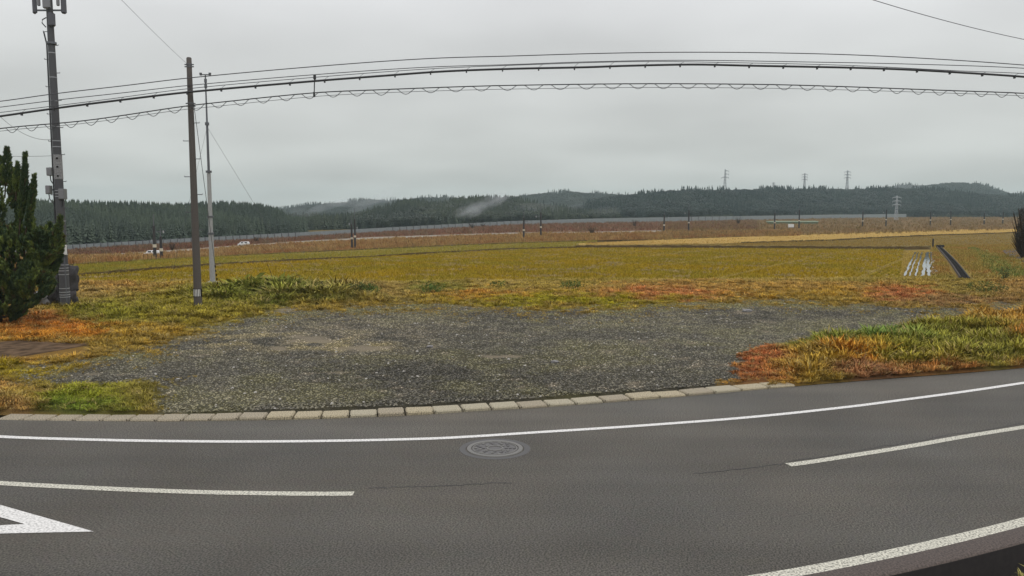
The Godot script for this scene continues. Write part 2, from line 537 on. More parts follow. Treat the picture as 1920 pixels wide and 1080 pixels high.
# bare silt left where rain stood
func silt(px: float, py: float, wx: float, wz: float) -> float:
	var j := nz.get_noise_2d(wx * 120.0, wz * 120.0) * 0.9 + nz.get_noise_2d(wx * 35.0, wz * 35.0) * 0.7
	var s := 0.0
	for p in [[582, 637, 50, 10], [524, 656, 22, 6], [690, 655, 60, 6], [545, 583, 45, 4], [1395, 588, 22, 4], [930, 672, 50, 5], [810, 655, 12, 3]]:
		s = maxf(s, 1.2 - pow((px - p[0]) / p[2], 2) - pow((py - p[1]) / p[3], 2))
	return smoothstep(0.35, 1.0, s + j) if s > -0.1 else 0.0

func gravel_color(px: float, py: float, wx: float, wz: float) -> Color:
	var n1 := nz.get_noise_2d(wx * 14.0 + 500.0, wz * 20.0)
	var n2 := nz.get_noise_2d(wx * 70.0, wz * 70.0 + 80.0)
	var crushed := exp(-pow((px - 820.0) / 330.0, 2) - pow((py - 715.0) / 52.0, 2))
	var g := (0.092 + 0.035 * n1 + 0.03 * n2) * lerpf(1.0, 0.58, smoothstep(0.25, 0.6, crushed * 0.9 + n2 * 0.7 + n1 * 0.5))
	var c := Color(g * 1.14, g * 1.04, g * 0.74)
	# fines and sand worked up by wheels
	var sandy := 0.75 * exp(-pow((px - 640.0) / 190.0, 2) - pow((py - 628.0) / 30.0, 2)) + 0.4 * exp(-pow((px - 1200.0) / 700.0, 2) - pow((py - 585.0) / 22.0, 2))
	c = c.lerp(Color(0.19, 0.16, 0.11), clampf(sandy * (0.7 + n2) + n1 * 0.3, 0, 0.9))
	# moss in patches, thicker towards the plants
	var moss := clampf(0.15 + n1 * 1.5 + n2 * 0.8, 0.0, 1.0) * 0.55
	var edge := clampf(1.0 - (py - lin_ip(LOT_TOP, px)) / 42.0, 0.0, 1.0)
	moss = maxf(moss * 0.6, edge * clampf(0.45 + n2 * 1.6 + n1, 0, 1))
	c = c.lerp(Color(0.165, 0.155, 0.050), moss)
	var straw := exp(-pow((px - 640.0) / 95.0, 2) - pow((py - 650.0) / 13.0, 2)) + 0.7 * exp(-pow((px - 420.0) / 110.0, 2) - pow((py - 640.0) / 20.0, 2))
	c = c.lerp(Color(0.25, 0.205, 0.10), clampf(straw * (0.7 + n2 * 2.0), 0.0, 0.8))
	return c.lerp(Color(0.33, 0.28, 0.20), silt(px, py, wx, wz) * 0.75)

func lot_height(wx: float, wz: float, cov: float) -> float:
	return 0.055 + nz.get_noise_2d(wx * 9.0, wz * 9.0) * 0.05 + nz.get_noise_2d(wx * 60.0, wz * 60.0) * 0.018 + smoothstep(0.5, 1.0, cov) * 0.03

# ---------------------------------------------------------------- build
func _ready() -> void:
	rng.seed = 20231212
	nz.seed = 77
	nz.frequency = 0.01
	nz.fractal_octaves = 3
	nz2.seed = 191
	nz2.frequency = 0.004
	nz2.fractal_octaves = 5
	var cam := Camera3D.new()
	cam.name = "camera"
	cam.position = Vector3(0, CAM_H, 0)
	cam.rotation.x = pitch
	cam.fov = rad_to_deg(2.0 * atan(540.0 / F))
	cam.far = 6000.0
	cam.near = 0.1
	add_child(cam)
	cam.current = true
	sky_and_light()
	make_materials()
	build_ground()
	build_road()
	build_lot()
	build_fields()
	build_hills()
	build_railway()
	build_poles()
	build_wires()
	build_tree()
	build_rocks()
	build_details()

func sky_and_light() -> void:
	var w := 1024
	var h := 512
	var img := Image.create(w, h, false, Image.FORMAT_RGBF)
	var n := FastNoiseLite.new()
	n.seed = 5
	n.frequency = 1.0
	n.fractal_octaves = 5
	for y in h:
		var el := (0.5 - (y + 0.5) / h) * PI
		var s := maxf(sin(el), 0.0)
		var base := 1.26 * (1.0 + 2.0 * s) / 3.0
		for x in w:
			var az := (x + 0.5) / w * TAU
			# cloud sheet overhead: noise on a flat layer, foreshortened to streaks near the horizon
			var d := Vector2(sin(az), cos(az)) * (cos(el) / (s + 0.09)) * 0.55
			var q := n.get_noise_2d(d.x, d.y)
			var q2 := n.get_noise_2d(d.x * 0.35 + 40.0, d.y * 0.35)
			var v := base * (1.0 + 0.13 * q + 0.14 * q2)
			var t := clampf(s * 2.6, 0.0, 1.0)
			img.set_pixel(x, y, Color(v * lerpf(0.965, 1.0, t), v * lerpf(1.01, 0.995, t), v * lerpf(0.965, 1.045, t)))
	var sm := PanoramaSkyMaterial.new()
	sm.panorama = ImageTexture.create_from_image(img)
	var sk := Sky.new()
	sk.sky_material = sm
	var e := Environment.new()
	e.background_mode = Environment.BG_SKY
	e.sky = sk
	e.tonemap_mode = Environment.TONE_MAPPER_LINEAR
	e.tonemap_exposure = 1.22
	e.fog_enabled = true
	e.fog_density = 0.00024
	e.fog_light_color = Color(0.83, 0.92, 0.92)
	e.volumetric_fog_enabled = true
	e.volumetric_fog_density = 0.0
	e.sdfgi_enabled = true
	e.ssao_enabled = true
	e.ssil_enabled = true
	var we := WorldEnvironment.new()
	we.name = "environment"
	we.environment = e
	add_child(we)
	var sun := DirectionalLight3D.new()
	sun.name = "sun"
	sun.light_energy = 0.18
	sun.light_angular_distance = 40.0
	sun.light_color = Color(1.0, 0.98, 0.95)
	sun.shadow_enabled = true
	sun.rotation = Vector3(deg_to_rad(-50), deg_to_rad(35), 0)
	add_child(sun)

func build_ground() -> void:
	# one sheet to the horizon
	var zs := []
	var z := 13.0
	while z < 1500.0:
		zs.append(z)
		z *= 1.045
	zs.append(1600.0)
	var cols := 90
	var pts := PackedVector3Array()
	for d in zs:
		for c in cols:
			var x: float = lerpf(-1.0, 1.0, c / float(cols - 1)) * (d * 0.85 + 30.0)
			pts.append(Vector3(x, H(x, -d) - 0.12, -d))
	structure("ground", sheet(pts, cols, zs.size()), M.ground, "flat valley floor under the lot and fields", "ground")

func build_road() -> void:
	# asphalt from the kerb line back towards the viewer
	var cols := 420
	var rows := 90
	var pts := PackedVector3Array()
	var cl := PackedColorArray()
	var near := []
	var far := []
	for c in cols:
		var px := lerpf(-300.0, 2300.0, c / float(cols - 1))
		far.append(G(px, ip(KERB, px) + 0.2))
		near.append(G(px, lerpf(1420.0, ip(NEAR_LINE, px) + 10.0, smoothstep(850.0, 1150.0, px))))
	for r in rows:
		var t := r / float(rows - 1)
		for c in cols:
			var v: Vector3 = near[c].lerp(far[c], t)
			v.y = nz.get_noise_2d(v.x * 12.0, v.z * 12.0) * 0.006
			pts.append(v)
			var q := proj(v)
			var k := 0.106 + 0.020 * nz.get_noise_2d(v.x * 28.0, v.z * 28.0) + 0.016 * nz.get_noise_2d(v.x * 6.0 + 300.0, v.z * 90.0)
			var warm := nz.get_noise_2d(v.x * 16.0 + 700.0, v.z * 16.0) * 0.05
			# the older, paler strip outside the edge line
			if q.y < ip(EDGE, q.x): k *= 1.2
			cl.append(Color(k * (1.08 + warm), k, k * (0.83 - warm)))
	structure("road", sheet(pts, cols, rows, cl), M.asphalt, "damp grey asphalt road curving across the foreground", "road")
	var line := func(poly: Array, x0: float, x1: float, half: float, m: Material, label: String):
		var n := int((x1 - x0) / 10.0) + 2
		var lp := PackedVector3Array()
		for s in [1.0, -1.0]:
			for i in n:
				var px := lerpf(x0, x1, i / float(n - 1))
				var a := G(px - 1.0, ip(poly, px - 1.0))
				var b := G(px + 1.0, ip(poly, px + 1.0))
				var d := (b - a).normalized()
				var v: Vector3 = (a + b) * 0.5 + Vector3(-d.z, 0, d.x) * half * s
				v.y = nz.get_noise_2d(v.x * 12.0, v.z * 12.0) * 0.006 + 0.005
				lp.append(v)
		structure("road_marking", sheet(lp, n, 2), m, label, "road marking")
	line.call(EDGE, -300.0, 2300.0, 0.075, M.paint, "long continuous white edge line on the lot's side of the road")
	line.call(CENTRE, -300.0, 663.0, 0.085, M.old_paint, "worn white centre dash at the left of the road")
	line.call(CENTRE, 1478.0, 2300.0, 0.085, M.old_paint, "worn white centre dash at the right of the road")
	line.call(NEAR_LINE, 1150.0, 2300.0, 0.10, M.old_paint, "yellowish worn edge line beside the dark roadside ditch")
	# hollow diamond, its right tip in view
	var tip := G(176, 997)
	var up := G(0, 947)
	var lo := G(0, 1001)
	var outer_u := tip + (up - tip) * 1.75
	var outer_l := tip + (lo - tip) * 1.75
	var itip := G(46, 983)
	var iu := itip + (G(0, 970) - itip) * 3.6
	var il := itip + (G(0, 985.5) - itip) * 3.6
	var far_tip := outer_u + outer_l - tip
	var ifar := iu + il - itip
	var o := [tip, outer_l, far_tip, outer_u]
	var inn := [itip, il, ifar, iu]
	var st := new_st()
	for k in 4:
		var k2 := (k + 1) % 4
		for s in 6:
			var a: Vector3 = o[k].lerp(o[k2], s / 6.0)
			var b: Vector3 = o[k].lerp(o[k2], (s + 1) / 6.0)
			var c: Vector3 = inn[k].lerp(inn[k2], (s + 1) / 6.0)
			var d: Vector3 = inn[k].lerp(inn[k2], s / 6.0)
			var q := []
			for v in [a, b, c, d]:
				q.append(Vector3(v.x, nz.get_noise_2d(v.x * 12.0, v.z * 12.0) * 0.006 + 0.006, v.z))
			quad(st, q[0], q[1], q[2], q[3])
	structure("road_marking", done(st), M.paint, "hollow white diamond painted at the lower left of the road", "road marking")
	# cracks in the asphalt, drawn as narrow dark strips on the surface
	var seam := func(x0: float, x1: float, off: float, label: String):
		var sp := PackedVector3Array()
		var n := 30
		for s in [1.0, -1.0]:
			for i in n:
				var px := lerpf(x0, x1, i / float(n - 1))
				var v := G(px, ip(CENTRE, px) + off + nz.get_noise_1d(px * 9.0) * 3.0)
				v.z += s * 0.012 * (0.6 + 0.6 * absf(nz.get_noise_1d(px * 30.0)))
				v.y = nz.get_noise_2d(v.x * 12.0, v.z * 12.0) * 0.006 + 0.0045
				sp.append(v)
		structure("road_seam", sheet(sp, n, 2), M.crack_dark, label, "road seam")
	seam.call(690.0, 960.0, -10.0, "thin dark seam continuing the left centre dash")
	seam.call(1300.0, 1480.0, -3.0, "thin dark seam leading to the right centre dash")
	seam.call(1480.0, 2000.0, -7.5, "thin dark seam along the right centre dash")
	# kerb of flush concrete blocks
	var kerb := Node3D.new()
	kerb.name = "kerb"
	add_child(kerb)
	tag(kerb, "row of pale concrete kerb blocks between the road and gravel", "kerb", "", "structure")
	var px := -10.0
	var i := 0
	while px < 1442.0:
		var step := lerpf(54.0, 50.0, absf(px - 800.0) / 700.0)
		var x0 := px + 1.2
		var x1 := px + step - rng.randf_range(0.4, 3.0)
		var a := G(x0, ip(KERB, x0))
		var b := G(x1, ip(KERB, x1))
		var d := (b - a).normalized()
		var nrm := Vector3(d.z, 0, -d.x)
		var hgt := 0.062 + rng.randf_range(-0.012, 0.012)
		if px < 420.0: hgt = lerpf(0.012, 0.05, clampf(px / 420.0, 0, 1))
		if px > 1370.0: hgt = 0.05
		var ww := (b - a).length()
		var bas := Basis(d, Vector3.UP, -nrm) * Basis(Vector3.UP, rng.randf_range(-0.03, 0.03)) * Basis(Vector3.FORWARD, rng.randf_range(-0.02, 0.02))
		var o2 := obj("kerb_block", box_mesh(Vector3.ZERO, Vector3(ww, 0.2, 0.44 + rng.randf_range(-0.03, 0.03)), 0.025), [M.kerb, M.kerb_warm, M.kerb_dark][rng.randi() % 3] if px > 420.0 else M.kerb_dark, kerb)
		o2.transform = Transform3D(bas, (a + b) * 0.5 + nrm * 0.22 + Vector3(0, hgt - 0.1, 0))
		px += step
		i += 1
	# gutter lip and ditch at the lower right
	var gp := PackedVector3Array()
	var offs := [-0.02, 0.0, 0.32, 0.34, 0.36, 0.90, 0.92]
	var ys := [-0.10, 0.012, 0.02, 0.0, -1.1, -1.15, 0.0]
	var wall := PackedVector3Array()
	var bank := PackedVector3Array()
	var n := 60
	for k in 7:
		for c in n:
			var x := lerpf(1150.0, 2300.0, c / float(n - 1))
			var p0 := G(x, ip(NEAR_LINE, x))
			var p1 := G(x + 4, ip(NEAR_LINE, x + 4))
			var d := (p1 - p0).normalized()
			var v: Vector3 = p0 + Vector3(-d.z, 0, d.x) * (0.11 + offs[k])
			v.y = ys[k]
			if k < 4: gp.append(v)
			if k >= 3 and k <= 6: wall.append(v)
			if k == 6: bank.append(v + Vector3(0, 0.0, 0))
	for c in n:
		bank.append(Vector3(bank[c].x * 1.15 + 1.5, -0.12, bank[c].z + 5.0))
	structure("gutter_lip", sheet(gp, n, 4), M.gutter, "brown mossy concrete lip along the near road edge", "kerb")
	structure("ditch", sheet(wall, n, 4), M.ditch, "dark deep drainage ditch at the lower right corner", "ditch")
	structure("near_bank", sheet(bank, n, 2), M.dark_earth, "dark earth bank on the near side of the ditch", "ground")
	var sc := Scatter.new()
	for k in 900:
		var c := rng.randi_range(8, n - 2)
		var v := bank[c].lerp(bank[c + 1], rng.randf()) + Vector3(rng.randf_range(0, 0.3), 0, rng.randf_range(0.0, 0.5))
		if nz.get_noise_2d(v.x * 90.0, v.z * 90.0) < 0.0 and rng.randf() < 0.8: continue
		sc.add(upright(v, rng.randf_range(0.06, 0.13), rng.randf_range(0.05, 0.13)), Color(0.26, 0.23, 0.08) * rng.randf_range(0.4, 1.3))
	tag(multi("bank_grass", sc, blade_tuft(8, 0.5, 0.7, 0.05, 91), M.blade), "sparse straw grass along the near lip of the ditch", "grass")

func build_lot() -> void:
	var cols := 470
	var rows := 190
	var pts := PackedVector3Array()
	var cl := PackedColorArray()
	pts.resize(cols * rows)
	cl.resize(cols * rows)
	for c in cols:
		var px := lerpf(-320.0, 2300.0, c / float(cols - 1))
		var ky := ip(KERB, px)
		var a := G(px, ky)
		var b := G(px, ip(FIELD_NEAR, px) + 1.0)
		# start behind the kerb blocks
		if px > -20.0 and px < 1445.0: a += Vector3(a.x, 0, a.z).normalized() * 0.40
		for r in rows:
			var t := pow(r / float(rows - 1), 1.25)
			var v := a.lerp(b, t)
			var q := proj(Vector3(v.x, 0, v.z))
			var cov := cover(q.x, q.y, v.x, v.z)
			v.y = lot_height(v.x, v.z, cov) * smoothstep(0.0, 0.03, t) + H(v.x, v.z)
			if r == 0: v.y = 0.008
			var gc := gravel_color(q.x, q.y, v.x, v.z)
			var pc := plant_color(q.x, q.y, v.x, v.z)
			var soil := pc.lerp(Color(0.12, 0.085, 0.05), 0.45)
			gc = gc * lerpf(0.95, 1.0, silt(q.x, q.y, v.x, v.z))
			cl[r * cols + c] = gc.lerp(soil, smoothstep(0.3, 0.7, cov))
			pts[r * cols + c] = v
	structure("gravel_lot", sheet(pts, cols, rows, cl), M.gravel_bed, "grey gravel lot with grassy edges behind the road", "gravel lot")
	# loose stones
	var st := [Scatter.new(), Scatter.new()]
	var tufts := [Scatter.new(), Scatter.new(), Scatter.new()]
	var leafy := Scatter.new()
	var isl := [Scatter.new(), Scatter.new()]
	for k in 380000:
		var px := rng.randf_range(-60.0, 1980.0)
		# uniform over the ground: choose depth with density ~ depth^1 for the wedge of view, thinned far away
		var d0 := 15.5
		var d := lerpf(d0, 47.0, rng.randf())
		var v := P(px, 540, d)
		v.y = 0.0
		var q := proj(v)
		if q.y > ip(KERB, q.x) - (13.0 if q.x > -10.0 and q.x < 1440.0 else 1.0): continue
		if q.y < ip(FIELD_NEAR, q.x) + 2.0: continue
		var cov := cover(q.x, q.y, v.x, v.z)
		v.y = lot_height(v.x, v.z, cov) + H(v.x, v.z)
		if cov < 0.62 and rng.randf() < 1.0 - cov:
			if rng.randf() < 0.2 + 0.8 * silt(q.x, q.y, v.x, v.z): continue
			var s := rng.randf_range(0.011, 0.022) * (1.0 + 0.5 * rng.randf()) * (1.0 + d / 90.0)
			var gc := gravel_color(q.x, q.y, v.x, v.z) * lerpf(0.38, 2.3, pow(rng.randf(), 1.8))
			if rng.randf() < 0.003:
				s *= 1.5
				gc = Color(0.36, 0.34, 0.30)
			var b := Basis.from_euler(Vector3(rng.randf_range(-0.5, 0.5), rng.randf() * TAU, rng.randf_range(-0.5, 0.5))).scaled(Vector3(s, s * rng.randf_range(0.6, 1.0), s))
			st[k & 1].add(Transform3D(b, v), gc)
		if cov > 0.12 and cov < 0.6 and rng.randf() < 0.16 * (cov + 0.2):
			tufts[k % 3].add(upright(v, 0.07, rng.randf_range(0.03, 0.08)), plant_color(q.x, q.y, v.x, v.z) * rng.randf_range(0.6, 1.3))
		if cov > 0.45 and rng.randf() < 0.5 * cov * clampf(d / 26.0, 0.6, 1.0):
			# slab and bare spots stay clear
			if q.x < 172.0 and absf(q.y - 662.0) < 19.0 - q.x * 0.06: continue
			var c := plant_color(q.x, q.y, v.x, v.z)
			var tone := 1.0 + 0.9 * nz.get_noise_2d(v.x * 150.0 + 33.0, v.z * 150.0)
			c = c * rng.randf_range(0.55, 1.6) * tone
			var lift := clampf(nz.get_noise_2d(v.x * 45.0, v.z * 45.0) * 0.5 + 0.6, 0.3, 1.0) * lerpf(0.45, 1.9, pow(rng.randf(), 2.0))
			var island := q.x > 1340.0 and q.y > 588.0
			var hh := 0.16 * lift
			if island: hh = (0.30 * lift * smoothstep(1400.0, 1560.0, q.x) + 0.09) * lerpf(0.4, 1.0, smoothstep(2.0, 24.0, ip(KERB, q.x) - q.y))
			elif q.y > 700.0: hh = 0.13 * lift
			elif q.x < 720.0 and q.y < 600.0: hh = (0.22 + 0.42 * exp(-pow((q.x - 530.0) / 170.0, 4) - pow((q.y - 556.0) / 13.0, 4))) * lift
			hh *= smoothstep(0.35, 0.85, cov) * 0.8 + 0.25
			if rng.randf() < 0.13: c = c.lerp(Color(0.42, 0.32, 0.12), 0.7)
			var t := upright(v, hh * rng.randf_range(0.8, 1.3) + 0.05, hh * rng.randf_range(0.6, 1.25))
			if island: isl[k & 1].add(t, c)
			elif c.g > c.r * 1.05 and rng.randf() < 0.35: leafy.add(upright(v, hh * 1.1 + 0.05, hh * 1.0), c * 0.8)
			else: tufts[k % 3].add(t, c)
	for k in 2:
		tag(multi("gravel_stones", st[k], stone_mesh(k + 3), M.stone), "loose crushed gravel strewn over the lot", "gravel")
	for k in 3:
		tag(multi("verge_grass", tufts[k], blade_tuft(12, 0.4, 0.5 + 0.2 * k, 0.045, 100 + k), M.blade), "green, straw and rust coloured grass round the gravel lot", "grass")
	tag(multi("verge_weeds", leafy, leafy_tuft(16, 61), M.blade), "low leafy green weeds among the grass behind the lot", "weeds")
	for k in 2:
		tag(multi("island_grass", isl[k], blade_tuft(11, 0.35, 0.6, 0.05, 120 + k), M.blade), "thick green and orange grass bank beside the road at right", "grass")

# a strip of land between a near and a far boundary
func band(called: String, lo: Array, hi: Array, x0: float, x1: float, c1: Color, c2: Color, lift: float, label: String, category: String, m: Material = null, cols := 120, rows := 14) -> Array:
	var pts := PackedVector3Array()
	var cl := PackedColorArray()
	for r in rows:
		var t := r / float(rows - 1)
		for c in cols:
			var px := lerpf(x0, x1, c / float(cols - 1))
			var a := G(px, lin_ip(lo, px))
			var b := G(px, lin_ip(hi, px))
			var v := a.lerp(b, t)
			v.y = H(v.x, v.z) + lift
			pts.append(v)
			var n := clampf(0.5 + 0.9 * nz.get_noise_2d(v.x * 5.0 + lift * 999.0, v.z * 9.0) + 0.5 * nz.get_noise_2d(v.x * 30.0, v.z * 30.0), 0, 1)
			cl.append(c1.lerp(c2, n))
	structure(called, sheet(pts, cols, rows, cl), m if m else M.field, label, category)
	return [lo, hi]

func strew(called: String, lo: Array, hi: Array, x0: float, x1: float, count: int, h0: float, h1: float, c1: Color, c2: Color, mesh: Mesh, label: String, category := "grass", lift := 0.0) -> void:
	var sc := Scatter.new()
	for k in count:
		var px := rng.randf_range(x0, x1)
		var a := G(px, lin_ip(lo, px))
		var b := G(px, lin_ip(hi, px))
		var v := a.lerp(b, rng.randf())
		if v.x > 20.0 and near_channel(v): continue
		v.y = H(v.x, v.z) + lift
		var n := nz.get_noise_2d(v.x * 14.0 + 70.0, v.z * 14.0)
		var c := c1.lerp(c2, clampf(0.5 + n * 1.3 + rng.randf_range(-0.3, 0.3), 0, 1)) * rng.randf_range(0.8, 1.2)
		var h := rng.randf_range(h0, h1) * (1.0 + 0.5 * n)
		sc.add(upright(v, h * 0.9, h), c)
	tag(multi(called, sc, mesh, M.blade), label, category)

func near_channel(v: Vector3) -> bool:
	var a := G(1759, 463)
	var b := G(1809, 526)
	var q := Geometry2D.get_closest_point_to_segment(Vector2(v.x, v.z), Vector2(a.x, a.z), Vector2(b.x, b.z))
	return q.distance_to(Vector2(v.x, v.z)) < 0.5

func build_fields() -> void:
	var tuft := blade_tuft(7, 0.30, 0.35, 0.07, 201)
	var reed := blade_tuft(8, 0.45, 0.25, 0.05, 202)
	# main stubble field
	var right_edge := 1692.0
	band("stubble_field", FIELD_NEAR, FIELD_FAR, -120.0, right_edge, Color(0.24, 0.15, 0.016), Color(0.27, 0.185, 0.02), -0.02, "broad mustard coloured rice stubble field behind the lot", "field", null, 200, 40)
	var sc := Scatter.new()
	var ang := deg_to_rad(31.0)
	var along := Vector2(sin(ang), -cos(ang))
	var cross := Vector2(cos(ang), sin(ang))
	for i in range(-330, 240):
		var off := i * 0.38
		var s := 20.0
		while s < 150.0:
			s += 0.21 + maxf(0.0, s - 55.0) * 0.006
			var p := cross * off + along * s
			var v := Vector3(p.x + rng.randf_range(-0.07, 0.07), 0, p.y + rng.randf_range(-0.08, 0.08))
			if v.z > -44.0 or v.z < -110.0: continue
			v.y = H(v.x, v.z)
			var q := proj(v)
			if q.x < -60.0 or q.x > right_edge - (q.y - 495.0) * 0.12 or q.y > lin_ip(FIELD_NEAR, q.x) - 1.0 or q.y < lin_ip(FIELD_FAR, q.x) + 1.0: continue
			if rng.randf() < 0.08: continue
			var n := nz.get_noise_2d(v.x * 9.0, v.z * 9.0)
			var c := Color(0.345, 0.24, 0.016).lerp(Color(0.28, 0.225, 0.022), clampf(0.5 + n * 1.5, 0, 1))
			if nz.get_noise_2d(v.x * 24.0 + 9.0, v.z * 40.0) > 0.33: c = Color(0.34, 0.27, 0.13)
			if posmod(i, 19) == 0 and v.x > 12.0: c = c.lerp(Color(0.42, 0.34, 0.14), 0.6)
			var h := rng.randf_range(0.14, 0.24)
			sc.add(upright(v, 0.24, h), c * rng.randf_range(0.7, 1.3))
	tag(multi("rice_stubble", sc, tuft, M.blade), "rows of cut rice stubble in the broad mustard field", "stubble")
	# straw bank at the near edge of the field
	var nb := []
	for p in FIELD_NEAR: nb.append([p[0], p[1] + 9.0])
	strew("bank_straw", nb, FIELD_NEAR, -100.0, 1980.0, 9000, 0.14, 0.30, Color(0.58, 0.42, 0.16), Color(0.34, 0.27, 0.06), tuft, "straw coloured grass along the near edge of the stubble field")
	# bunds and further fields
	var L2 := [[-300, 524], [130, 499], [440, 479], [700, 467], [830, 461], [960, 455], [1080, 452], [1300, 447], [1500, 443]]
	band("second_field", FIELD_FAR, L2, -200.0, 1120.0, Color(0.19, 0.165, 0.035), Color(0.25, 0.20, 0.05), 0.0, "narrow olive stubble field beyond the dark bund at left", "field")
	strew("field_grass", FIELD_FAR, L2, -60.0, 1120.0, 12000, 0.15, 0.28, Color(0.34, 0.25, 0.035), Color(0.26, 0.235, 0.04), tuft, "short grass of the narrow olive field")
	var L3 := [[-300, 505], [130, 486], [370, 470], [560, 456], [700, 450], [960, 440], [1100, 438], [1300, 436], [1500, 432], [1700, 427], [1920, 420]]
	band("reed_strip", L2, L3, -200.0, 1500.0, Color(0.22, 0.115, 0.045), Color(0.28, 0.18, 0.06), 0.03, "orange brown strip of dry reeds before the railway", "reeds")
	strew("dry_reeds", L2, L3, -60.0, 1500.0, 16000, 0.35, 0.9, Color(0.30, 0.15, 0.055), Color(0.36, 0.24, 0.09), reed, "dry orange reeds beside the railway poles", "reeds")
	var L4 := [[-300, 498], [130, 482], [370, 466], [560, 452.5], [700, 445], [960, 436.5], [1100, 435], [1300, 431]]
	band("farm_track", L3, L4, -200.0, 1240.0, Color(0.3, 0.3, 0.26), Color(0.36, 0.33, 0.27), 0.05, "pale farm track running beyond the reeds at left", "track", M.track)
	var L5 := [[-300, 487], [130, 472], [500, 446.5], [700, 434], [960, 421.5], [1300, 415.5], [1560, 409.5], [1720, 407.5], [1920, 406.5]]
	band("red_bank", L4, L5, -200.0, 1300.0, Color(0.16, 0.075, 0.045), Color(0.20, 0.12, 0.065), 0.07, "reddish brown brush covered ground before the barrier wall", "ground", null, 120, 24)
	strew("red_brush", L4, L5, -60.0, 1420.0, 14000, 0.4, 1.1, Color(0.22, 0.085, 0.05), Color(0.20, 0.135, 0.075), reed, "reddish dry brush below the barrier wall", "brush")
	var L3b := []
	for p in L3: L3b.append([p[0], p[1] + 11.0])
	band("far_meadow", L3b, L5, 1240.0, 2000.0, Color(0.15, 0.10, 0.045), Color(0.22, 0.14, 0.06), 0.06, "brown meadow round the railway at right", "field")
	strew("meadow_grass", L3b, L5, 1240.0, 1990.0, 9000, 0.4, 1.0, Color(0.25, 0.145, 0.06), Color(0.22, 0.16, 0.065), reed, "brown meadow grass round the railway at right")
	# tan fields at right
	var T0 := [[1080, 462], [1400, 457], [1560, 452], [1640, 446.5], [1760, 441.5], [1910, 437], [2300, 430]]
	var T1 := [[1080, 457.5], [1250, 449], [1440, 441.5], [1600, 436], [1760, 431.5], [1920, 429.5], [2300, 428]]
	band("tan_field", T0, T1, 1085.0, 2000.0, Color(0.42, 0.285, 0.085), Color(0.48, 0.32, 0.10), 0.09, "bright tan cut field at the right below the hills", "field", null, 120, 20)
	strew("tan_stubble", T0, T1, 1100.0, 1990.0, 7000, 0.12, 0.22, Color(0.54, 0.36, 0.11), Color(0.47, 0.315, 0.095), tuft, "tan stubble of the bright cut field", "stubble", 0.08)
	var D0 := [[1080, 463], [1420, 464], [1750, 462], [2300, 461]]
	band("olive_field", D0, T0, 1090.0, 2000.0, Color(0.17, 0.12, 0.035), Color(0.22, 0.155, 0.05), 0.05, "dull olive field between the tan field and the bund", "field")
	strew("olive_stubble", D0, T0, 1100.0, 1990.0, 9000, 0.15, 0.28, Color(0.29, 0.20, 0.05), Color(0.34, 0.23, 0.065), tuft, "short stubble of the dull olive field", "stubble", 0.04)
	# bund ridges: low earth walls with a grassy crown
	bund("bund", [[-200, 544], [150, 517.5], [300, 505], [440, 495.5], [580, 488], [700, 482.5], [830, 474], [960, 467.5], [1090, 464]], 0.17, "dark earth bund between the mustard and olive fields", 0.0)
	bund("bund", [[1080, 464.5], [1250, 464], [1400, 465.5], [1560, 466.5], [1740, 467]], 0.30, "straw topped bund along the far side of the mustard field", 1.0)
	bund("bund", [[1390, 457], [1560, 452], [1640, 447], [1760, 442], [1910, 437], [2000, 435]], 0.26, "dark bund along the near side of the tan field", 0.0)
	bund("bund", [[1100, 456.5], [1300, 448], [1440, 443], [1600, 437.5], [1790, 432]], 0.18, "thin dark bund crossing the tan field", 0.0)
	bund("bund", [[-200, 522], [130, 499], [440, 479.5], [700, 467.5], [900, 458.5], [1100, 452]], 0.15, "thin bund on the far side of the narrow olive field", 0.4)
	# right hand banks
	var B0 := [[1690, 524], [1760, 526], [1920, 528], [2300, 528]]
	var B1 := [[1690, 466], [1760, 461], [1920, 460], [2300, 460]]
	band("grass_bank", B0, B1, 1745.0, 2100.0, Color(0.24, 0.15, 0.045), Color(0.27, 0.20, 0.055), 0.06, "orange grass bank beside the ditch at far right", "ground", null, 60, 40)
	strew("bank_grass", B0, B1, 1747.0, 1985.0, 9000, 0.12, 0.35, Color(0.34, 0.19, 0.055), Color(0.30, 0.235, 0.06), tuft, "orange grass on the bank beside the far ditch", "grass", 0.05)
	# green path
	var gp := PackedVector3Array()
	for p in [[1880, 524], [1985, 521], [1860, 497], [1940, 493], [1838, 482], [1880, 478], [1812, 467], [1835, 465.5]]:
		gp.append(G(p[0], p[1], 0.10))
	structure("grass_path", sheet(gp, 2, 4), M.green_path, "green grassy path on the bank at far right", "path")
	var gs := Scatter.new()
	for k in 3500:
		var t := rng.randf()
		var py := lerpf(522.0, 466.0, t)
		var px := lerpf(1915.0, 1822.0, pow(t, 0.85)) + rng.randf_range(-1, 1) * lerpf(46.0, 9.0, t) * sqrt(rng.randf())
		var v := G(px, py, 0.06)
		gs.add(upright(v, rng.randf_range(0.2, 0.35), rng.randf_range(0.14, 0.26)), Color(0.17, 0.20, 0.05) * rng.randf_range(0.7, 1.2))
	tag(multi("path_grass", gs, tuft, M.blade), "green grass strip running up the bank at far right", "grass")
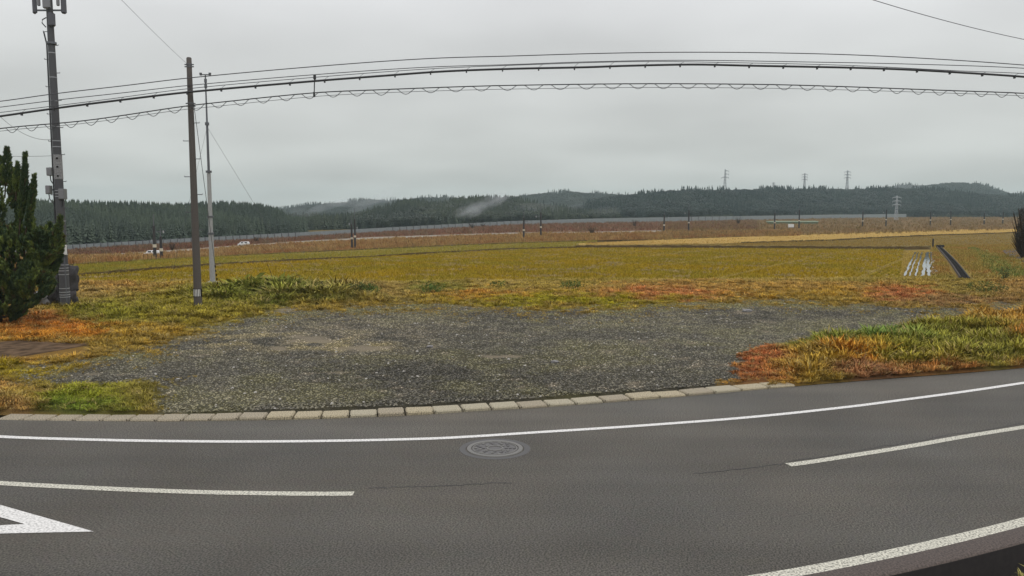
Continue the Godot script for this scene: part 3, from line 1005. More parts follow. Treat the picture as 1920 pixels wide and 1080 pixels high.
	# furrows holding rain water
	for k in 6:
		var xt: float = [1716, 1722, 1729, 1737, 1740, 1746][k]
		var xb: float = [1696, 1705, 1716, 1730, 1741, 1753][k]
		var n := 16
		var wp := PackedVector3Array()
		for i in n:
			var t := i / float(n - 1)
			var py := lerpf(521.0, 475.0, t)
			var px := lerpf(xb, xt, t) + nz.get_noise_2d(i * 60.0, k * 300.0) * 3.0
			var wv: float = [0.07, 0.07, 0.07, 0.12, 0.12, 0.16][k] * (0.45 + 0.9 * absf(nz.get_noise_2d(i * 140.0 + 55.0, k * 300.0 + 9.0)) * 2.0)
			var v := G(px, py, 0.13)
			wp.append(v - Vector3(wv, 0, 0))
			wp.append(v + Vector3(wv, 0, 0))
		var o := structure("flooded_furrow", sheet(wp, 2, n), M.water, ["dim leftmost", "second", "third", "long fourth", "fifth", "wide rightmost"][k] + " rain filled furrow at the right end of the mustard field", "water")
	var fb0 := [[1680, 523], [1760, 524]]
	var fb1 := [[1680, 470], [1760, 468]]
	band("furrow_strip", fb0, fb1, 1690.0, 1758.0, Color(0.24, 0.165, 0.04), Color(0.30, 0.21, 0.05), 0.02, "muddy furrowed strip at the right end of the mustard field", "field", null, 20, 30)
	var fs := Scatter.new()
	for k in 2600:
		var t := rng.randf()
		var py := lerpf(522.0, 472.0, t)
		var f := rng.randi_range(0, 6)
		var px := lerpf(1690.0 + f * 10.5, 1698.0 + f * 8.0, t) + rng.randf_range(-4.0, 4.0)
		var wet := false
		for g in 6:
			var fx := lerpf([1696, 1705, 1716, 1730, 1741, 1753][g], [1716, 1722, 1729, 1737, 1740, 1746][g], t)
			if absf(px - fx) < [2.0, 2.0, 2.0, 3.0, 3.0, 4.0][g] * lerpf(1.2, 0.6, t): wet = true
		if wet: continue
		fs.add(upright(G(px, py, 0.03), 0.16, rng.randf_range(0.08, 0.15)), Color(0.44, 0.32, 0.08) * rng.randf_range(0.7, 1.2))
	tag(multi("furrow_stubble", fs, tuft, M.blade), "stubble between the rain filled furrows", "stubble")
	# straight concrete channel
	var a := G(1759, 463)
	var b := G(1809, 526)
	var dirn := (b - a).normalized()
	var side := Vector3(-dirn.z, 0, dirn.x).normalized()
	var ch := thing("drain_channel", "straight dark concrete channel slanting down the bank at right", "channel", Vector3.ZERO)
	for part in [[-0.26, -0.19, 0.20], [0.19, 0.26, 0.22], [-0.19, 0.19, 0.13]]:
		var lp2 := PackedVector3Array()
		var m2 := 24
		for corner in [[part[0], -0.2], [part[0], part[2]], [part[1], part[2]], [part[1], -0.2]]:
			for k in m2:
				var v := a.lerp(b, k / float(m2 - 1))
				v.y = H(v.x, v.z)
				lp2.append(v + side * corner[0] + Vector3(0, corner[1], 0))
		obj("channel_floor" if part[2] < 0.15 else "channel_wall", sheet(lp2, m2, 4), M.black if part[2] < 0.15 else (M.gutter if part[0] > 0.0 else M.ditch), ch)
	var gate := thing("sluice_gate", "small dark sluice gate at the head of the channel", "sluice gate", G(1757, 465))
	obj("gate_board", box_mesh(Vector3(0.4, 0.2, 0), Vector3(1.0, 0.4, 0.12), 0.02), M.ditch, gate)
	obj("gate_post", box_mesh(Vector3(-0.6, 0.6, 0.1), Vector3(0.16, 1.2, 0.16), 0.02), M.ditch, gate)
	# far road at the right edge
	var rp := PackedVector3Array()
	for p in [[1925, 497], [2100, 515], [1890, 482], [2060, 487], [1878, 473], [2000, 472], [1900, 468], [2000, 466]]:
		rp.append(G(p[0], p[1], 0.16))
	structure("side_road", sheet(rp, 2, 4), M.ditch, "piece of dark side road at the far right edge", "road")
	var lp := PackedVector3Array()
	for p in [[1850, 520.5], [1880, 518], [1905, 515], [1930, 511], [1990, 503]]:
		lp.append(G(p[0], p[1] + 1.2, 0.13)); lp.append(G(p[0], p[1] - 0.6, 0.13))
	structure("pale_track", sheet(lp, 2, 5), M.track, "short pale track crossing the bank at far right", "track")

func bund(called: String, poly: Array, h: float, label: String, straw: float) -> void:
	var n := 90
	var pts := PackedVector3Array()
	var cl := PackedColorArray()
	var sc := Scatter.new()
	var prof := [[-0.55, -0.1], [-0.3, 0.85], [0.0, 1.0], [0.3, 0.85], [0.6, -0.1]]
	for r in prof.size():
		for i in n:
			var px := lerpf(poly[0][0], poly[poly.size() - 1][0], i / float(n - 1))
			var v := G(px, lin_ip(poly, px))
			var w := 1.0 + 0.5 * nz.get_noise_2d(px * 6.0, r * 40.0)
			v.z -= prof[r][0] * w * 0.8
			v.y = H(v.x, v.z) + h * prof[r][1] * w
			pts.append(v)
			cl.append(Color(0.085, 0.058, 0.025) * rng.randf_range(0.8, 1.2))
			if r == 2:
				for k in 14:
					var d := Vector3(rng.randf_range(-0.6, 0.6), 0, rng.randf_range(-0.7, 0.15) - 0.1)
					var c := Color(0.16, 0.13, 0.045).lerp(Color(0.42, 0.33, 0.14), clampf(straw * 0.8 + rng.randf_range(-0.3, 0.3), 0, 1))
					if rng.randf() < 0.3 + straw * 0.7:
						sc.add(upright(v + d + Vector3(0, -0.04 + absf(d.z) * -0.2, 0), 0.25, rng.randf_range(0.12, 0.3)), c)
	var o := obj(called, sheet(pts, n, prof.size(), cl), M.field)
	tag(o, label, "bund", "", "structure")
	var g := multi("crown_grass", sc, blade_tuft(7, 0.4, 0.5, 0.06, 240), M.blade, o)

func hill(called: String, label: String, sky: Array, foot: Array, deep: float, tree_h: float, count: int, broad: float, c1: Color, c2: Color) -> void:
	var x0: float = sky[0][0]
	var x1: float = sky[sky.size() - 1][0]
	var cols := 140
	var rows := 26
	var pts := PackedVector3Array()
	var place := func(px: float, t: float) -> Vector3:
		var d_foot := lin_ip(foot, px)
		var d_crest := d_foot + deep
		var d := lerpf(d_foot, d_crest, t)
		var top := P(px, lin_ip(sky, px), d_crest).y - tree_h * 0.82
		var v := P(px, 400.0, d)
		var low := H(v.x, v.z) - 0.6
		top = maxf(top, low)
		v.y = lerpf(low, top, smoothstep(-0.25, 1.15, minf(t, 1.0)) * 1.03)
		v.y += nz2.get_noise_2d(v.x * 3.0, v.z * 3.0) * tree_h * 0.30 * sin(PI * clampf(t, 0, 1))
		if t > 1.0: v.y = top - (t - 1.0) * deep * 0.6
		return v
	for r in rows:
		var t := r / float(rows - 1) * 1.5
		for c in cols:
			var px := lerpf(x0 - 4.0, x1 + 4.0, c / float(cols - 1))
			var v: Vector3 = place.call(px, t)
			if r == 0: v.y -= 2.0
			pts.append(v)
	var o := obj(called, sheet(pts, cols, rows), M.hill)
	tag(o, label, "hill", "", "structure")
	var sc := [Scatter.new(), Scatter.new(), Scatter.new()]
	for k in count:
		var px := rng.randf_range(x0, x1)
		var t := pow(rng.randf(), 0.8) * 1.12
		if k < count * 0.12: t = rng.randf_range(0.94, 1.06)
		var v: Vector3 = place.call(px, t)
		var n := nz.get_noise_2d(v.x * 2.2 + 40.0, v.z * 2.2)
		var isb := n * 1.6 + 0.5 + rng.randf_range(-0.25, 0.25) < broad
		var h := tree_h * rng.randf_range(0.7, 1.15) * (0.85 if isb else 1.0)
		var c := c1.lerp(c2, clampf(0.5 + 1.6 * nz.get_noise_2d(v.x * 3.0, v.z * 3.0) + rng.randf_range(-0.35, 0.35), 0, 1))
		if isb:
			c = c.lerp(Color(0.06, 0.055, 0.04), rng.randf_range(0.0, 0.3))
			sc[2].add(upright(v + Vector3(0, -h * 0.2, 0), h * 1.0, h), c)
		else:
			sc[k & 1].add(upright(v + Vector3(0, -h * 0.1, 0), h * rng.randf_range(0.8, 1.1), h), c)
	var names := ["conifer_wood", "conifer_wood", "broadleaf_wood"]
	for k in 3:
		if sc[k].xf.size() == 0: continue
		var mesh: Mesh = conifer_mesh(300) if k == 0 else conifer_mesh(301) if k == 1 else broadleaf_mesh(302)
		var w := multi(names[k], sc[k], mesh, M.needle)
		tag(w, ("dark cedar trees" if k < 2 else "brownish leafy trees") + " covering the " + label, "wood")

func build_hills() -> void:
	M.hill = mat(Color(0.035, 0.04, 0.025), 0.95)
	# left wood, nearest
	hill("hill", "low wooded rise at left behind the barrier wall", [[-320, 384], [0, 383], [60, 380], [150, 382], [260, 383], [330, 386], [430, 381], [490, 386], [520, 394], [545, 414], [572, 434]], [[-320, 108], [120, 146], [350, 180], [575, 226]], 46.0, 5.2, 10000, -2.0, Color(0.040, 0.060, 0.042), Color(0.066, 0.092, 0.056))
	# middle ridge
	hill("hill", "long dark middle ridge behind the mist", [[470, 424], [540, 410], [590, 406], [640, 400], [700, 387], [760, 374], [830, 371], [900, 368], [960, 369], [1010, 377], [1060, 384], [1120, 398], [1160, 408]], [[470, 262], [700, 300], [960, 345], [1160, 370]], 80.0, 6.5, 6500, 0.55, Color(0.026, 0.040, 0.026), Color(0.050, 0.066, 0.034))
	# far pale ridge at left of centre
	hill("hill", "far pale ridge rising behind the middle ridge", [[480, 394], [520, 390], [580, 380], [640, 376], [690, 370], [730, 372], [800, 366], [850, 366], [900, 370], [960, 365], [1020, 358], [1060, 354], [1100, 358], [1180, 361], [1230, 366]], [[480, 760], [1230, 760]], 140.0, 9.0, 5000, 0.75, Color(0.025, 0.036, 0.027), Color(0.045, 0.055, 0.035))
	# right wooded ridge
	hill("hill", "broad dark wooded ridge at right below the pylons", [[1080, 386], [1130, 366], [1180, 360], [1250, 352], [1340, 351], [1400, 350], [1450, 350], [1510, 349], [1580, 350], [1680, 348], [1760, 352], [1850, 360], [1920, 364], [2200, 362]], [[1080, 400], [1300, 420], [1560, 520], [2200, 520]], 120.0, 7.5, 10000, 0.85, Color(0.014, 0.030, 0.026), Color(0.027, 0.046, 0.036))
	# rounded far hill at right
	hill("hill", "rounded far hill at the right edge of the valley", [[1560, 356], [1640, 350], [1690, 343], [1730, 344], [1760, 340], [1800, 338], [1835, 340], [1865, 350], [1890, 359], [1960, 360], [2250, 362]], [[1560, 900], [2250, 900]], 150.0, 9.0, 5000, 0.9, Color(0.030, 0.042, 0.032), Color(0.045, 0.058, 0.040))
	# banks of mist hanging on the slopes
	var fm := FogMaterial.new()
	fm.albedo = Color(0.96, 0.97, 0.98)
	fm.density = 0.0085
	var thin := FogMaterial.new()
	thin.albedo = Color(0.96, 0.97, 0.98)
	thin.density = 0.0035
	var spots := [[560, 400, 258, 20, 10], [590, 396, 262, 24, 8], [700, 376, 720, 60, 9], [660, 380, 720, 50, 8], [620, 384, 720, 44, 8], [740, 374, 720, 40, 6], [1010, 392, 380, 50, 12], [1060, 397, 385, 40, 10], [1130, 398, 388, 36, 10], [960, 388, 600, 60, 10], [1700, 352, 860, 50, 6]]
	for k in 34:
		var f0 := pow(rng.randf(), 0.8)
		spots.append([lerpf(878, 945, f0 * f0) + rng.randfn() * 9.0, lerpf(402, 372, f0) + rng.randfn() * 3.0, 320.0 + rng.randf_range(-6, 6), rng.randf_range(8, 24), rng.randf_range(4, 11)])
	for s in spots:
		var f := FogVolume.new()
		f.name = numbered("mist_cloud")
		f.shape = RenderingServer.FOG_VOLUME_SHAPE_ELLIPSOID
		var d: float = s[2]
		f.size = Vector3(s[3] * 2.0 * d / F, s[4] * 2.0 * d / F, minf(s[3] * 2.0 * d / F, 40.0))
		f.material = fm if d < 330.0 else thin
		add_child(f)
		f.position = P(s[0], s[1], d)
		f.rotation.z = rng.randf_range(-0.2, 0.5)
		tag(f, "thin white mist hanging before the wooded slopes", "mist", "mist banks on the hills", "stuff")

func build_railway() -> void:
	# barrier wall of separate panels between posts
	var top := [[-200, 482], [120, 460], [350, 447], [560, 436], [700, 428], [960, 414.5], [1130, 409.5], [1300, 406.5], [1560, 402.5], [1720, 401]]
	var bot := [[-200, 496], [120, 473.5], [350, 458], [560, 446.5], [700, 437], [960, 422.5], [1130, 417.5], [1300, 415.5], [1560, 409.5], [1720, 407.5]]
	var wall := thing("barrier_wall", "long pale grey barrier wall along the far railway below the woods", "wall", Vector3.ZERO)
	var st := new_st()
	var px := -160.0
	var prev := Vector3.INF
	var ph := 0.0
	var posts := new_st()
	while px < 1712.0:
		var b := G(px, lin_ip(bot, px))
		var d := -b.z
		var hgt := (lin_ip(bot, px) - lin_ip(top, px)) * d / F
		if prev != Vector3.INF:
			var c := (prev + b) * 0.5
			var dd := b - prev
			var bas := Basis(Vector3(dd.x, 0, dd.z).normalized(), Vector3.UP, Vector3(dd.x, 0, dd.z).normalized().cross(Vector3.UP))
			var o := obj("panel", box_mesh(Vector3(0, hgt * 0.5 - 0.3, 0), Vector3(Vector2(dd.x, dd.z).length() - 0.05, hgt + 0.6, 0.18)), M.barrier, wall)
			o.transform = Transform3D(bas, c)
			if px < 560.0 or (px > 730.0 and px < 990.0) or (px > 1290 and px < 1400):
				obj("post", box_mesh(b + Vector3(0, hgt * 0.45, 0.35), Vector3(0.16, hgt * 1.0 + 0.4, 0.16)), M.galv_dark, wall)
		prev = b
		px += 13.0
	# railway poles with pale bands
	var spec := [[291, 488, 413], [303, 487, 436], [660, 466, 412], [666, 466, 402], [982, 448, 402], [1014, 445, 391], [1245, 436, 397], [1291, 434, 387], [1452, 430, 395], [1498, 428, 388], [1617, 426, 393], [1661, 425, 388], [1744, 423.5, 393], [1782, 422.5, 392], [1845, 421, 396], [1880, 420.5, 394]]
	var words := ["short", "tall"]
	var where := ["leftmost pair by the farm track", "second pair beside the reed strip", "third pair from the left", "fourth pair in the middle", "fifth pair beside the green roof", "sixth pair before the pylon", "seventh pair at right", "faint last pair at the right edge"]
	for i in spec.size():
		var s = spec[i]
		var at := G(s[0], s[1], -0.1)
		var d := -at.z
		var h: float = (s[1] - s[2]) * d / F + 0.1
		var taller: bool = s[2] == minf(spec[i - (i % 2)][2], spec[i - (i % 2) + 1][2])
		var t := thing("railway_pole", ("taller" if taller else "shorter") + " dark railway pole of the " + where[i / 2], "pole", at, "railway poles across the fields")
		var r := 0.12 + d * 0.0003
		obj("shaft", tube_mesh([Vector3(0, 0, 0), Vector3(0, h * 0.86, 0)], [r * 1.1, r * 0.85], 10), M.rail_pole, t)
		obj("spike", tube_mesh([Vector3(0, h * 0.86, 0), Vector3(0, h * 1.15, 0)], [r * 0.35, r * 0.22], 6), M.galv_dark, t)
		var yb := h * 0.34
		obj("white_band", tube_mesh([Vector3(0, yb, 0), Vector3(0, yb + 0.30, 0)], [r * 1.2, r * 1.2], 10), M.band, t)
		var sgn := -1.0 if i % 2 else 1.0
		obj("bracket", box_mesh(Vector3(sgn * 0.45, h * 0.72, 0), Vector3(0.9, 0.06, 0.06)), M.galv_dark, t)
		obj("insulator", tube_mesh([Vector3(sgn * 0.9, h * 0.69, 0), Vector3(sgn * 0.9, h * 0.75, 0)], [0.08, 0.08], 8), M.galv, t)
	# pylons
	pylon(1359, 357, 318, 655.0, "slender single sided pylon standing on the ridge at left of the group", true)
	pylon(1508, 356, 325, 660.0, "lattice pylon on the ridge in the middle of three", false)
	pylon(1588, 356, 320, 660.0, "lattice pylon rising highest on the ridge at right", false)
	pylon(1450, 356, 342, 700.0, "tiny faint pylon just above the ridge trees", false)
	pylon(1680, 413, 367, 380.0, "pale lattice pylon standing before the dark wooded ridge", false)
	# green roofed shed strip
	var a := G(1440, 420)
	var sh := thing("green_shed", "long low pale green roofed shed in the far meadow", "shed", a)
	var wlen := 90.0 * -a.z / F
	obj("wall", box_mesh(Vector3(wlen * 0.5, 0.3, 0), Vector3(wlen, 0.7, 3.0)), M.green_net, sh)
	obj("roof", box_mesh(Vector3(wlen * 0.5, 0.85, 0), Vector3(wlen + 0.4, 0.35, 3.4), 0.1), mat(Color(0.27, 0.34, 0.24), 0.8), sh)
	car(G(457, 461.5), 0.15, "small white van parked on the track beyond the reeds")
	car(G(285, 480), 0.12, "small white car by the leftmost railway poles")
	var bx := thing("white_sign", "small white board standing between the poles near the green shed", "sign", G(1483, 429))
	obj("board", box_mesh(Vector3(0, 0.8, 0), Vector3(1.5, 0.85, 0.15), 0.03), M.white, bx)
	for s in [-0.6, 0.6]: obj("leg", box_mesh(Vector3(s, 0.2, 0), Vector3(0.14, 0.5, 0.14)), M.galv_dark, bx)

func car(at: Vector3, turn: float, label: String) -> void:
	var t := thing("white_van", label, "van", at)
	t.rotation.y = turn
	t.scale = Vector3.ONE * 0.62
	var st := new_st()
	var prof := [Vector2(-1.7, 0.25), Vector2(-1.72, 0.75), Vector2(-1.2, 0.85), Vector2(-0.85, 1.35), Vector2(1.5, 1.4), Vector2(1.7, 0.9), Vector2(1.7, 0.25)]
	for i in prof.size():
		var p: Vector2 = prof[i]
		var q: Vector2 = prof[(i + 1) % prof.size()]
		quad(st, Vector3(p.x, p.y, 0.7), Vector3(q.x, q.y, 0.7), Vector3(q.x, q.y, -0.7), Vector3(p.x, p.y, -0.7))
		if i > 0 and i < prof.size() - 1:
			tri(st, Vector3(prof[0].x, prof[0].y, 0.7), Vector3(q.x, q.y, 0.7), Vector3(p.x, p.y, 0.7))
			tri(st, Vector3(prof[0].x, prof[0].y, -0.7), Vector3(p.x, p.y, -0.7), Vector3(q.x, q.y, -0.7))
	obj("body", done(st), M.white, t)
	for x in [-0.35, 0.75]:
		obj("side_window", box_mesh(Vector3(x, 1.1, 0.7), Vector3(0.8, 0.35, 0.03)), M.glass, t)
	for x in [-1.05, 1.05]:
		for z in [-0.62, 0.62]:
			var w := obj("wheel", tube_mesh([Vector3(x, 0.28, z - 0.1), Vector3(x, 0.28, z + 0.1)], [0.28], 12), M.rubber, t)

func pylon(px: float, base: float, top: float, d: float, label: String, one_sided: bool) -> void:
	var foot := P(px, base, d)
	var h := (base - top) * d / F
	var t := thing("lattice_pylon", label, "pylon", foot, "power pylons at the hills")
	var w0 := h * 0.062
	var th := 0.00022 * d
	var corner := func(f: float, k: int) -> Vector3:
		var w := lerpf(w0, w0 * 0.22, pow(f, 0.8))
		return Vector3(w if k == 0 or k == 3 else -w, h * f, w if k < 2 else -w)
	for k in 4:
		obj("leg", tube_mesh([corner.call(0.0, k), corner.call(0.5, k), corner.call(1.0, k)], [th], 4), M.pylon, t)
	var st := new_st()
	for s in 7:
		for k in 4:
			var k2 := (k + 1) % 4
			tube(st, [corner.call(s / 7.0, k), corner.call((s + 1) / 7.0, k2)], [th * 0.6], 3, false)
			tube(st, [corner.call(s / 7.0, k2), corner.call((s + 1) / 7.0, k)], [th * 0.6], 3, false)
	obj("bracing", done(st), M.pylon, t)
	for f in [0.62, 0.77, 0.92]:
		var w: float = h * 0.17
		var l := 0.0 if one_sided and f > 0.7 else -w
		obj("cross_arm", tube_mesh([Vector3(l, h * f, 0), Vector3(0, h * f + 0.02 * h, 0), Vector3(w, h * f, 0)], [th * 1.3, th * 3.0, th * 1.3], 4), M.pylon, t)
		for s in [l, w]:
			if s == 0.0: continue
			obj("insulator", tube_mesh([Vector3(s, h * f, 0), Vector3(s, h * f - h * 0.07, 0)], [th * 1.1], 4), M.pylon, t)

func steps(t: Node3D, h0: float, h1: float, gap: float, rad: Callable, len := 0.22) -> void:
	var y := h0
	var s := 1.0
	while y < h1:
		var r: float = rad.call(y)
		obj("step_bolt", tube_mesh([Vector3(s * r * 0.8, y, 0.03), Vector3(s * (r + len), y, 0.03), Vector3(s * (r + len), y + 0.04, 0.03)], [0.016], 5), M.galv_dark, t)
		s = -s
		y += gap

func build_poles() -> void:
	# plain concrete utility pole
	var at := G(372, 583, -0.05)
	var d := -at.z
	var h := P(356, 109, d).y - at.y
	var t := thing("utility_pole", "tall plain brown grey concrete utility pole with a striped plate, at the gravel's edge", "pole", at)
	var rad := func(y: float) -> float: return lerpf(0.165, 0.10, y / h)
	var pts := []
	var rr := []
	for i in 13:
		var y: float = h * i / 12.0
		pts.append(Vector3(0, y, 0))
		rr.append(rad.call(y))
	pts.append(Vector3(0, h + 0.03, 0)); rr.append(0.07)
	obj("shaft", tube_mesh(pts, rr, 20), M.pole_concrete, t)
	steps(t, 3.4, h - 1.9, 0.72, rad)
	var y0 := P(371, 556, d).y - at.y
	var y1 := P(371, 541, d).y - at.y
	obj("marker_plate", tube_mesh([Vector3(0, y0, 0), Vector3(0, y1, 0)], [rad.call(y0) + 0.006], 20), M.black, t)
	for k in 6:
		var a := deg_to_rad(38.0 + k * 21.0)
		var r: float = rad.call(y0) + 0.008
		var st := new_st()
		var w := deg_to_rad(5.2)
		quad(st, Vector3(cos(a + w) * r, y0 + 0.02, sin(a + w) * r), Vector3(cos(a + w) * r, y1 - 0.02, sin(a + w) * r), Vector3(cos(a - w) * r, y1 - 0.02, sin(a - w) * r), Vector3(cos(a - w) * r, y0 + 0.02, sin(a - w) * r))
		obj("white_stripe", done(st), M.white, t)
	for py in [122.0, 126.0, 195.0, 200.0]:
		var y := P(356, py, d).y - at.y
		var r: float = rad.call(y)
		obj("band_clamp", tube_mesh([Vector3(0, y, 0), Vector3(0, y + 0.05, 0)], [r + 0.012], 16), M.galv_dark, t)
		obj("clamp_bolt", box_mesh(Vector3(r + 0.04, y + 0.02, 0), Vector3(0.08, 0.04, 0.05)), M.galv_dark, t)
		obj("clamp_bolt", box_mesh(Vector3(-r - 0.04, y + 0.02, 0), Vector3(0.08, 0.04, 0.05)), M.galv_dark, t)
	# stay wire with striped guard
	var sw := thing("stay_wire", "thin stay wire from the utility pole to the weeds with a striped guard", "wire", Vector3.ZERO)
	var gtop := P(361, 178, d - 0.1)
	var gbot := G(411, 556, 0.0)
	obj("strand", tube_mesh([gtop, gbot], [0.012], 5), M.galv_dark, sw)
	var gd := (gtop - gbot).normalized()
	for k in 14:
		obj("guard_ring", tube_mesh([gbot + gd * (0.15 + k * 0.125), gbot + gd * (0.15 + k * 0.125 + 0.122)], [0.028], 8), M.black if k % 2 else M.yellow, sw)
	# slim instrument mast
	at = G(399, 534, -0.05)
	d = -at.z
	h = P(388, 140, d).y - at.y
	t = thing("instrument_mast", "slim pale stepped metal mast with guy wires beside the utility pole", "mast", at)
	var ly := func(py: float) -> float: return P(390, py, d).y - at.y
	obj("lower_tube", tube_mesh([Vector3.ZERO, Vector3(0, ly.call(440.0), 0)], [0.15, 0.13], 16), M.mast, t)
	obj("middle_tube", tube_mesh([Vector3(0, ly.call(440.0), 0), Vector3(0, ly.call(325.0), 0)], [0.115, 0.105], 14), M.mast, t)
	obj("upper_tube", tube_mesh([Vector3(0, ly.call(325.0), 0), Vector3(0, ly.call(236.0), 0)], [0.07, 0.062], 12), M.galv_dark, t)
	obj("top_tube", tube_mesh([Vector3(0, ly.call(236.0), 0), Vector3(0, h, 0)], [0.05, 0.035], 10), M.galv_dark, t)
	for c in [[408, 0.17, 0.10], [440, 0.17, 0.12], [324, 0.16, 0.12], [235, 0.11, 0.16], [155, 0.075, 0.2], [165, 0.075, 0.2]]:
		var y: float = ly.call(float(c[0]))
		obj("collar", tube_mesh([Vector3(0, y, 0), Vector3(0, y + c[2], 0)], [c[1]], 14), M.galv_dark, t)
	obj("base_flange", box_mesh(Vector3(0, 0.1, 0), Vector3(0.55, 0.28, 0.55), 0.04), M.mast, t)
	obj("cross_arm", box_mesh(Vector3(0, h, 0), Vector3(0.5, 0.05, 0.05)), M.galv_dark, t)
	for s in [-1.0, 1.0]:
		obj("sensor_cup", tube_mesh([Vector3(s * 0.25, h - 0.04, 0), Vector3(s * 0.25, h + 0.1, 0)], [0.06, 0.075], 10), M.galv_dark, t)
	var gy: float = ly.call(238.0)
	for g in [Vector3(4.6, 0, -1.5), Vector3(-3.4, 0, -2.5), Vector3(-0.4, 0, 4.0)]:
		if g.z > 0: continue
		obj("guy_wire", tube_mesh([Vector3(0, gy, 0), Vector3(g.x, 0.05, g.z)], [0.007], 4), M.galv_dark, t)
	# telecom pole with antennas
	at = G(123, 580, -0.05)
	d = -at.z
	var wy := func(py: float) -> float: return P(106, py, d).y - at.y
	h = wy.call(-60.0)
	t = thing("telecom_pole", "tall dark grey telecom pole with antenna panels and cabinets behind the conifer", "pole", at)
	rad = func(y: float) -> float: return lerpf(0.20, 0.115, y / h)
	pts = []
	rr = []
	for i in 13:
		var y: float = h * i / 12.0
		pts.append(Vector3(0, y, 0))
		rr.append(rad.call(y))
	obj("shaft", tube_mesh(pts, rr, 20), M.pole_grey, t)
	var sec := [wy.call(336.0), wy.call(290.0)]
	obj("pale_sleeve", tube_mesh([Vector3(0, sec[0], 0), Vector3(0, sec[1], 0)], [rad.call(sec[0]) + 0.012, rad.call(sec[1]) + 0.012], 20), M.pole_pale, t)
	for py in [297.0, 313.0, 330.0]:
		var y: float = wy.call(py)
		obj("sleeve_bolt", tube_mesh([Vector3(0.07, y, 0.13), Vector3(0.07, y, 0.20)], [0.035], 8), M.black, t)
	for py in [100.0, 146.0, 190.0, 238.0, 265.0, 276.0, 358.0, 364.0, 369.0, 415.0, 462.0, 478.0, 497.0, 503.0, 508.0, 515.0, 541.0, 548.0, 553.0, 557.0]:
		var y: float = wy.call(py)
		obj("steel_band", tube_mesh([Vector3(0, y, 0), Vector3(0, y + 0.03, 0)], [rad.call(y) + 0.008], 16), M.galv if py < 350.0 or py > 355.0 else M.galv_dark, t)
	steps(t, wy.call(440.0), wy.call(40.0), 0.55, rad, 0.16)
	obj("collar", tube_mesh([Vector3(0, wy.call(83.0), 0), Vector3(0, wy.call(79.0), 0)], [rad.call(9.0) + 0.05], 16), M.galv_dark, t)
	var riser := []
	for i in 24:
		var y: float = lerpf(0.2, wy.call(60.0), i / 23.0)
		riser.append(Vector3(-rad.call(y) - 0.03 - (0.10 if i == 23 else 0.0), y, 0.05))
	obj("riser_cable", tube_mesh(riser, [0.028], 6), M.cable, t)
	obj("cable_loop", tube_mesh([Vector3(-0.13, wy.call(52.0), 0.1), Vector3(-0.28, wy.call(44.0), 0.1), Vector3(-0.26, wy.call(38.0), 0.1), Vector3(-0.1, wy.call(34.0), 0.1)], [0.022], 6), M.cable, t)
	obj("top_amplifier", box_mesh(Vector3(0.13, wy.call(38.0), 0.12), Vector3(0.24, 0.55, 0.22), 0.05), M.panel_dark, t)
	for k in 3:
		var x: float = [-0.60, 0.58, 0.02][k]
		var z: float = [0.0, 0.0, 0.24][k]
		var yb: float = wy.call(26.0 if k < 2 else 19.0)
		var ht := 1.5
		var p := obj("antenna_panel", box_mesh(Vector3(x, yb + ht * 0.5, z), Vector3(0.20 if k < 2 else 0.30, ht, 0.16), 0.05, Basis(Vector3.UP, [-0.9, 0.9, 0.0][k])), M.panel_dark if k < 2 else M.panel_grey, t)
		if k < 2:
			obj("panel_face", box_mesh(Vector3(x * 0.66, yb + ht * 0.55, 0.05), Vector3(0.12, ht * 0.7, 0.10), 0.03), M.panel_grey, t)
			for yy in [0.14, 0.75, 1.3]:
				obj("panel_arm", box_mesh(Vector3(x * 0.5, yb + yy, 0.0), Vector3(0.62, 0.06, 0.06)), M.galv_dark, t)
	for b in [[96.5, 322, 0.22, 0.34], [94, 356, 0.19, 0.36], [119.5, 364, 0.26, 0.44]]:
		var c := P(b[0], b[1], d) - at
		# offset from the shaft's own axis at that height
		var ax := proj(at + Vector3(0, c.y, 0)).x
		var x: float = (b[0] - ax) * d / F
		var cab := obj("cabinet", box_mesh(Vector3(x, c.y, 0.08), Vector3(b[2], b[3], 0.24), 0.02), M.steel_box, t)
		obj("door", box_mesh(Vector3(x, c.y, 0.205), Vector3(b[2] * 0.8, b[3] * 0.84, 0.012), 0.004), M.panel_grey, cab)
		obj("cabinet_bracket", box_mesh(Vector3(x * 0.55, c.y, 0.0), Vector3(absf(x), 0.06, 0.06)), M.galv_dark, t)
		obj("cable_tail", tube_mesh([Vector3(x, c.y - b[3] * 0.5, 0.1), Vector3(x * 0.95, c.y - b[3] * 0.5 - 0.2, 0.1), Vector3(x * 0.5, c.y - b[3] * 0.5 - 0.4, 0.1)], [0.02], 6), M.cable, t)
	var mb := P(124, 468, d) - at
	var axm := proj(at + Vector3(0, mb.y, 0)).x
	var mx := (125.0 - axm) * d / F
	var meter := obj("meter_box", box_mesh(Vector3(mx, mb.y, 0.2), Vector3(0.17, 0.42, 0.16), 0.02), M.white, t)
	obj("meter_window", box_mesh(Vector3(mx, mb.y + 0.03, 0.285), Vector3(0.06, 0.12, 0.012)), M.black, meter)
	obj("meter_post", tube_mesh([Vector3(mx - 0.05, 0, 0.12), Vector3(mx - 0.05, mb.y + 0.2, 0.12)], [0.03], 8), M.galv_dark, t)
	obj("meter_arm", box_mesh(Vector3(mx * 0.4, mb.y + 0.1, 0.12), Vector3(mx, 0.05, 0.05)), M.white, t)
	obj("meter_arm", box_mesh(Vector3(mx * 0.4, mb.y - 0.12, 0.12), Vector3(mx, 0.05, 0.05)), M.galv, t)

func run(poly: Array, x0: float, x1: float, n: int, d0: float, d1: float) -> Array:
	var pts := []
	for i in n:
		var px := lerpf(x0, x1, i / float(n - 1))
		pts.append(P(px, ip(poly, px), lerpf(d0, d1, i / float(n - 1))))
	return pts

